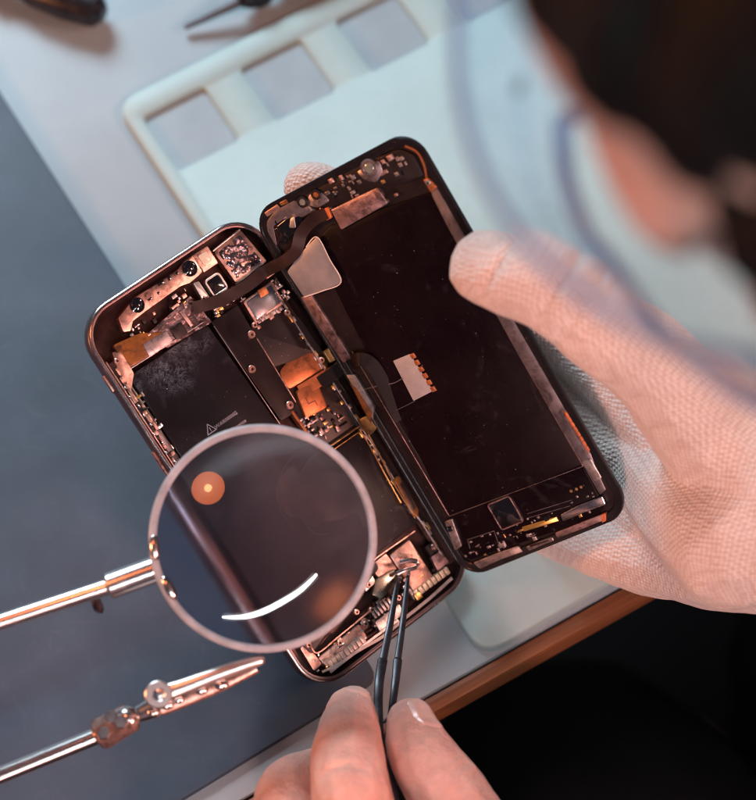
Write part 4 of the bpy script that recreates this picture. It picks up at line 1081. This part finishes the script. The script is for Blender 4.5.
ribbon(bm, [a + back * 12 for a in arc], 30, sides, 1.5); obj('reflector', bm, whitep, ul)
o, d = reflect_dir(208, 488); ob = o + d * 330
dl = thing('desk_lamp', 'small orange incandescent lamp above the far left of the bench', 'lamp', Matrix.Translation(ob))
bm = bmesh.new(); lathe(bm, [(0, 3), (36, 0), (40, -4), (41, -9), (0, -9)], axis_matrix(ob + d * 12, -d), 40); obj('diffuser', bm, emit('diffuser_glow', (1.0, .20, .05), 11), dl)
bm = bmesh.new(); ball(bm, ob - d * 2, 9); obj('bulb', bm, emit('bulb_glow', (1.0, .42, .16), 32), dl)
bm = bmesh.new(); lathe(bm, [(15, 66), (44, 46), (55, 2), (56.5, 2), (46, 48), (15, 68), (15, 66)], axis_matrix(ob, d), 40); obj('lamp_shade', bm, blackm, dl)

def area(name, loc, target, size, power, col):
    l = bpy.data.lights.new(name, 'AREA'); l.shape = 'RECTANGLE'; l.size, l.size_y = size; l.energy = power; l.color = col
    o = bpy.data.objects.new(name, l); C.objects.link(o); o.location = Vector(loc)
    o.rotation_euler = (Vector(target) - Vector(loc)).to_track_quat('-Z', 'Y').to_euler(); return o
wl_ = area('cool_key', (-.46, .92, .72), (-.16, .10, 0), (.5, .4), 3.5, (.70, .90, 1.0)); wl_.data.spread = math.radians(84)  # cool key light from the upper left, its source unseen
wm_ = area('warm_lamp', (.66, -.60, .50), (.06, -.07, .02), (.16, .16), .5, (1.0, .42, .33)); wm_.data.spread = math.radians(34)
fl2 = area('front_fill', (-.06, -1.02, .52), (.135, -.05, .03), (.12, .12), .28, (1.0, .49, .41)); fl2.data.spread = math.radians(34)  # added unseen warm fill aimed at the glove
ov_ = area('metal_fill', (.92, -.12, .74), (.0, -.07, .03), (.24, .24), .48, (1.0, .58, .47)); ov_.data.spread = math.radians(40)  # added unseen fill that brightens the metal parts inside the phone
area('side_lamp', (-.62, -.12, .22), (-.06, 0, .04), (.10, .10), 2.1, (1.0, .36, .14))
w = bpy.data.worlds.new('World'); bpy.context.scene.world = w; w.use_nodes = True
bg = w.node_tree.nodes['Background']; bg.inputs['Color'].default_value = (.046, .042, .058, 1); bg.inputs['Strength'].default_value = 1.0

# ------------------------------------------------------------------ camera
cam = bpy.data.cameras.new('camera'); co = bpy.data.objects.new('camera', cam); C.objects.link(co)
cam.sensor_fit = 'VERTICAL'; cam.sensor_height = 24; cam.lens = 24 / S_
cam.clip_start = .02; cam.clip_end = 20
mw = CAMR.to_4x4(); mw.translation = CAMP * MM; co.matrix_world = mw
cam.dof.use_dof = True; cam.dof.focus_distance = .781; cam.dof.aperture_fstop = 4.6
sc = bpy.context.scene; sc.camera = co
sc.render.engine = 'CYCLES'; sc.cycles.use_denoising = True
sc.cycles.filter_width = 1.15; sc.cycles.max_bounces = 10; sc.cycles.sample_clamp_indirect = 6
sc.view_settings.view_transform = 'Standard'; sc.view_settings.look = 'None'
sc.view_settings.exposure = 0; sc.view_settings.gamma = 1
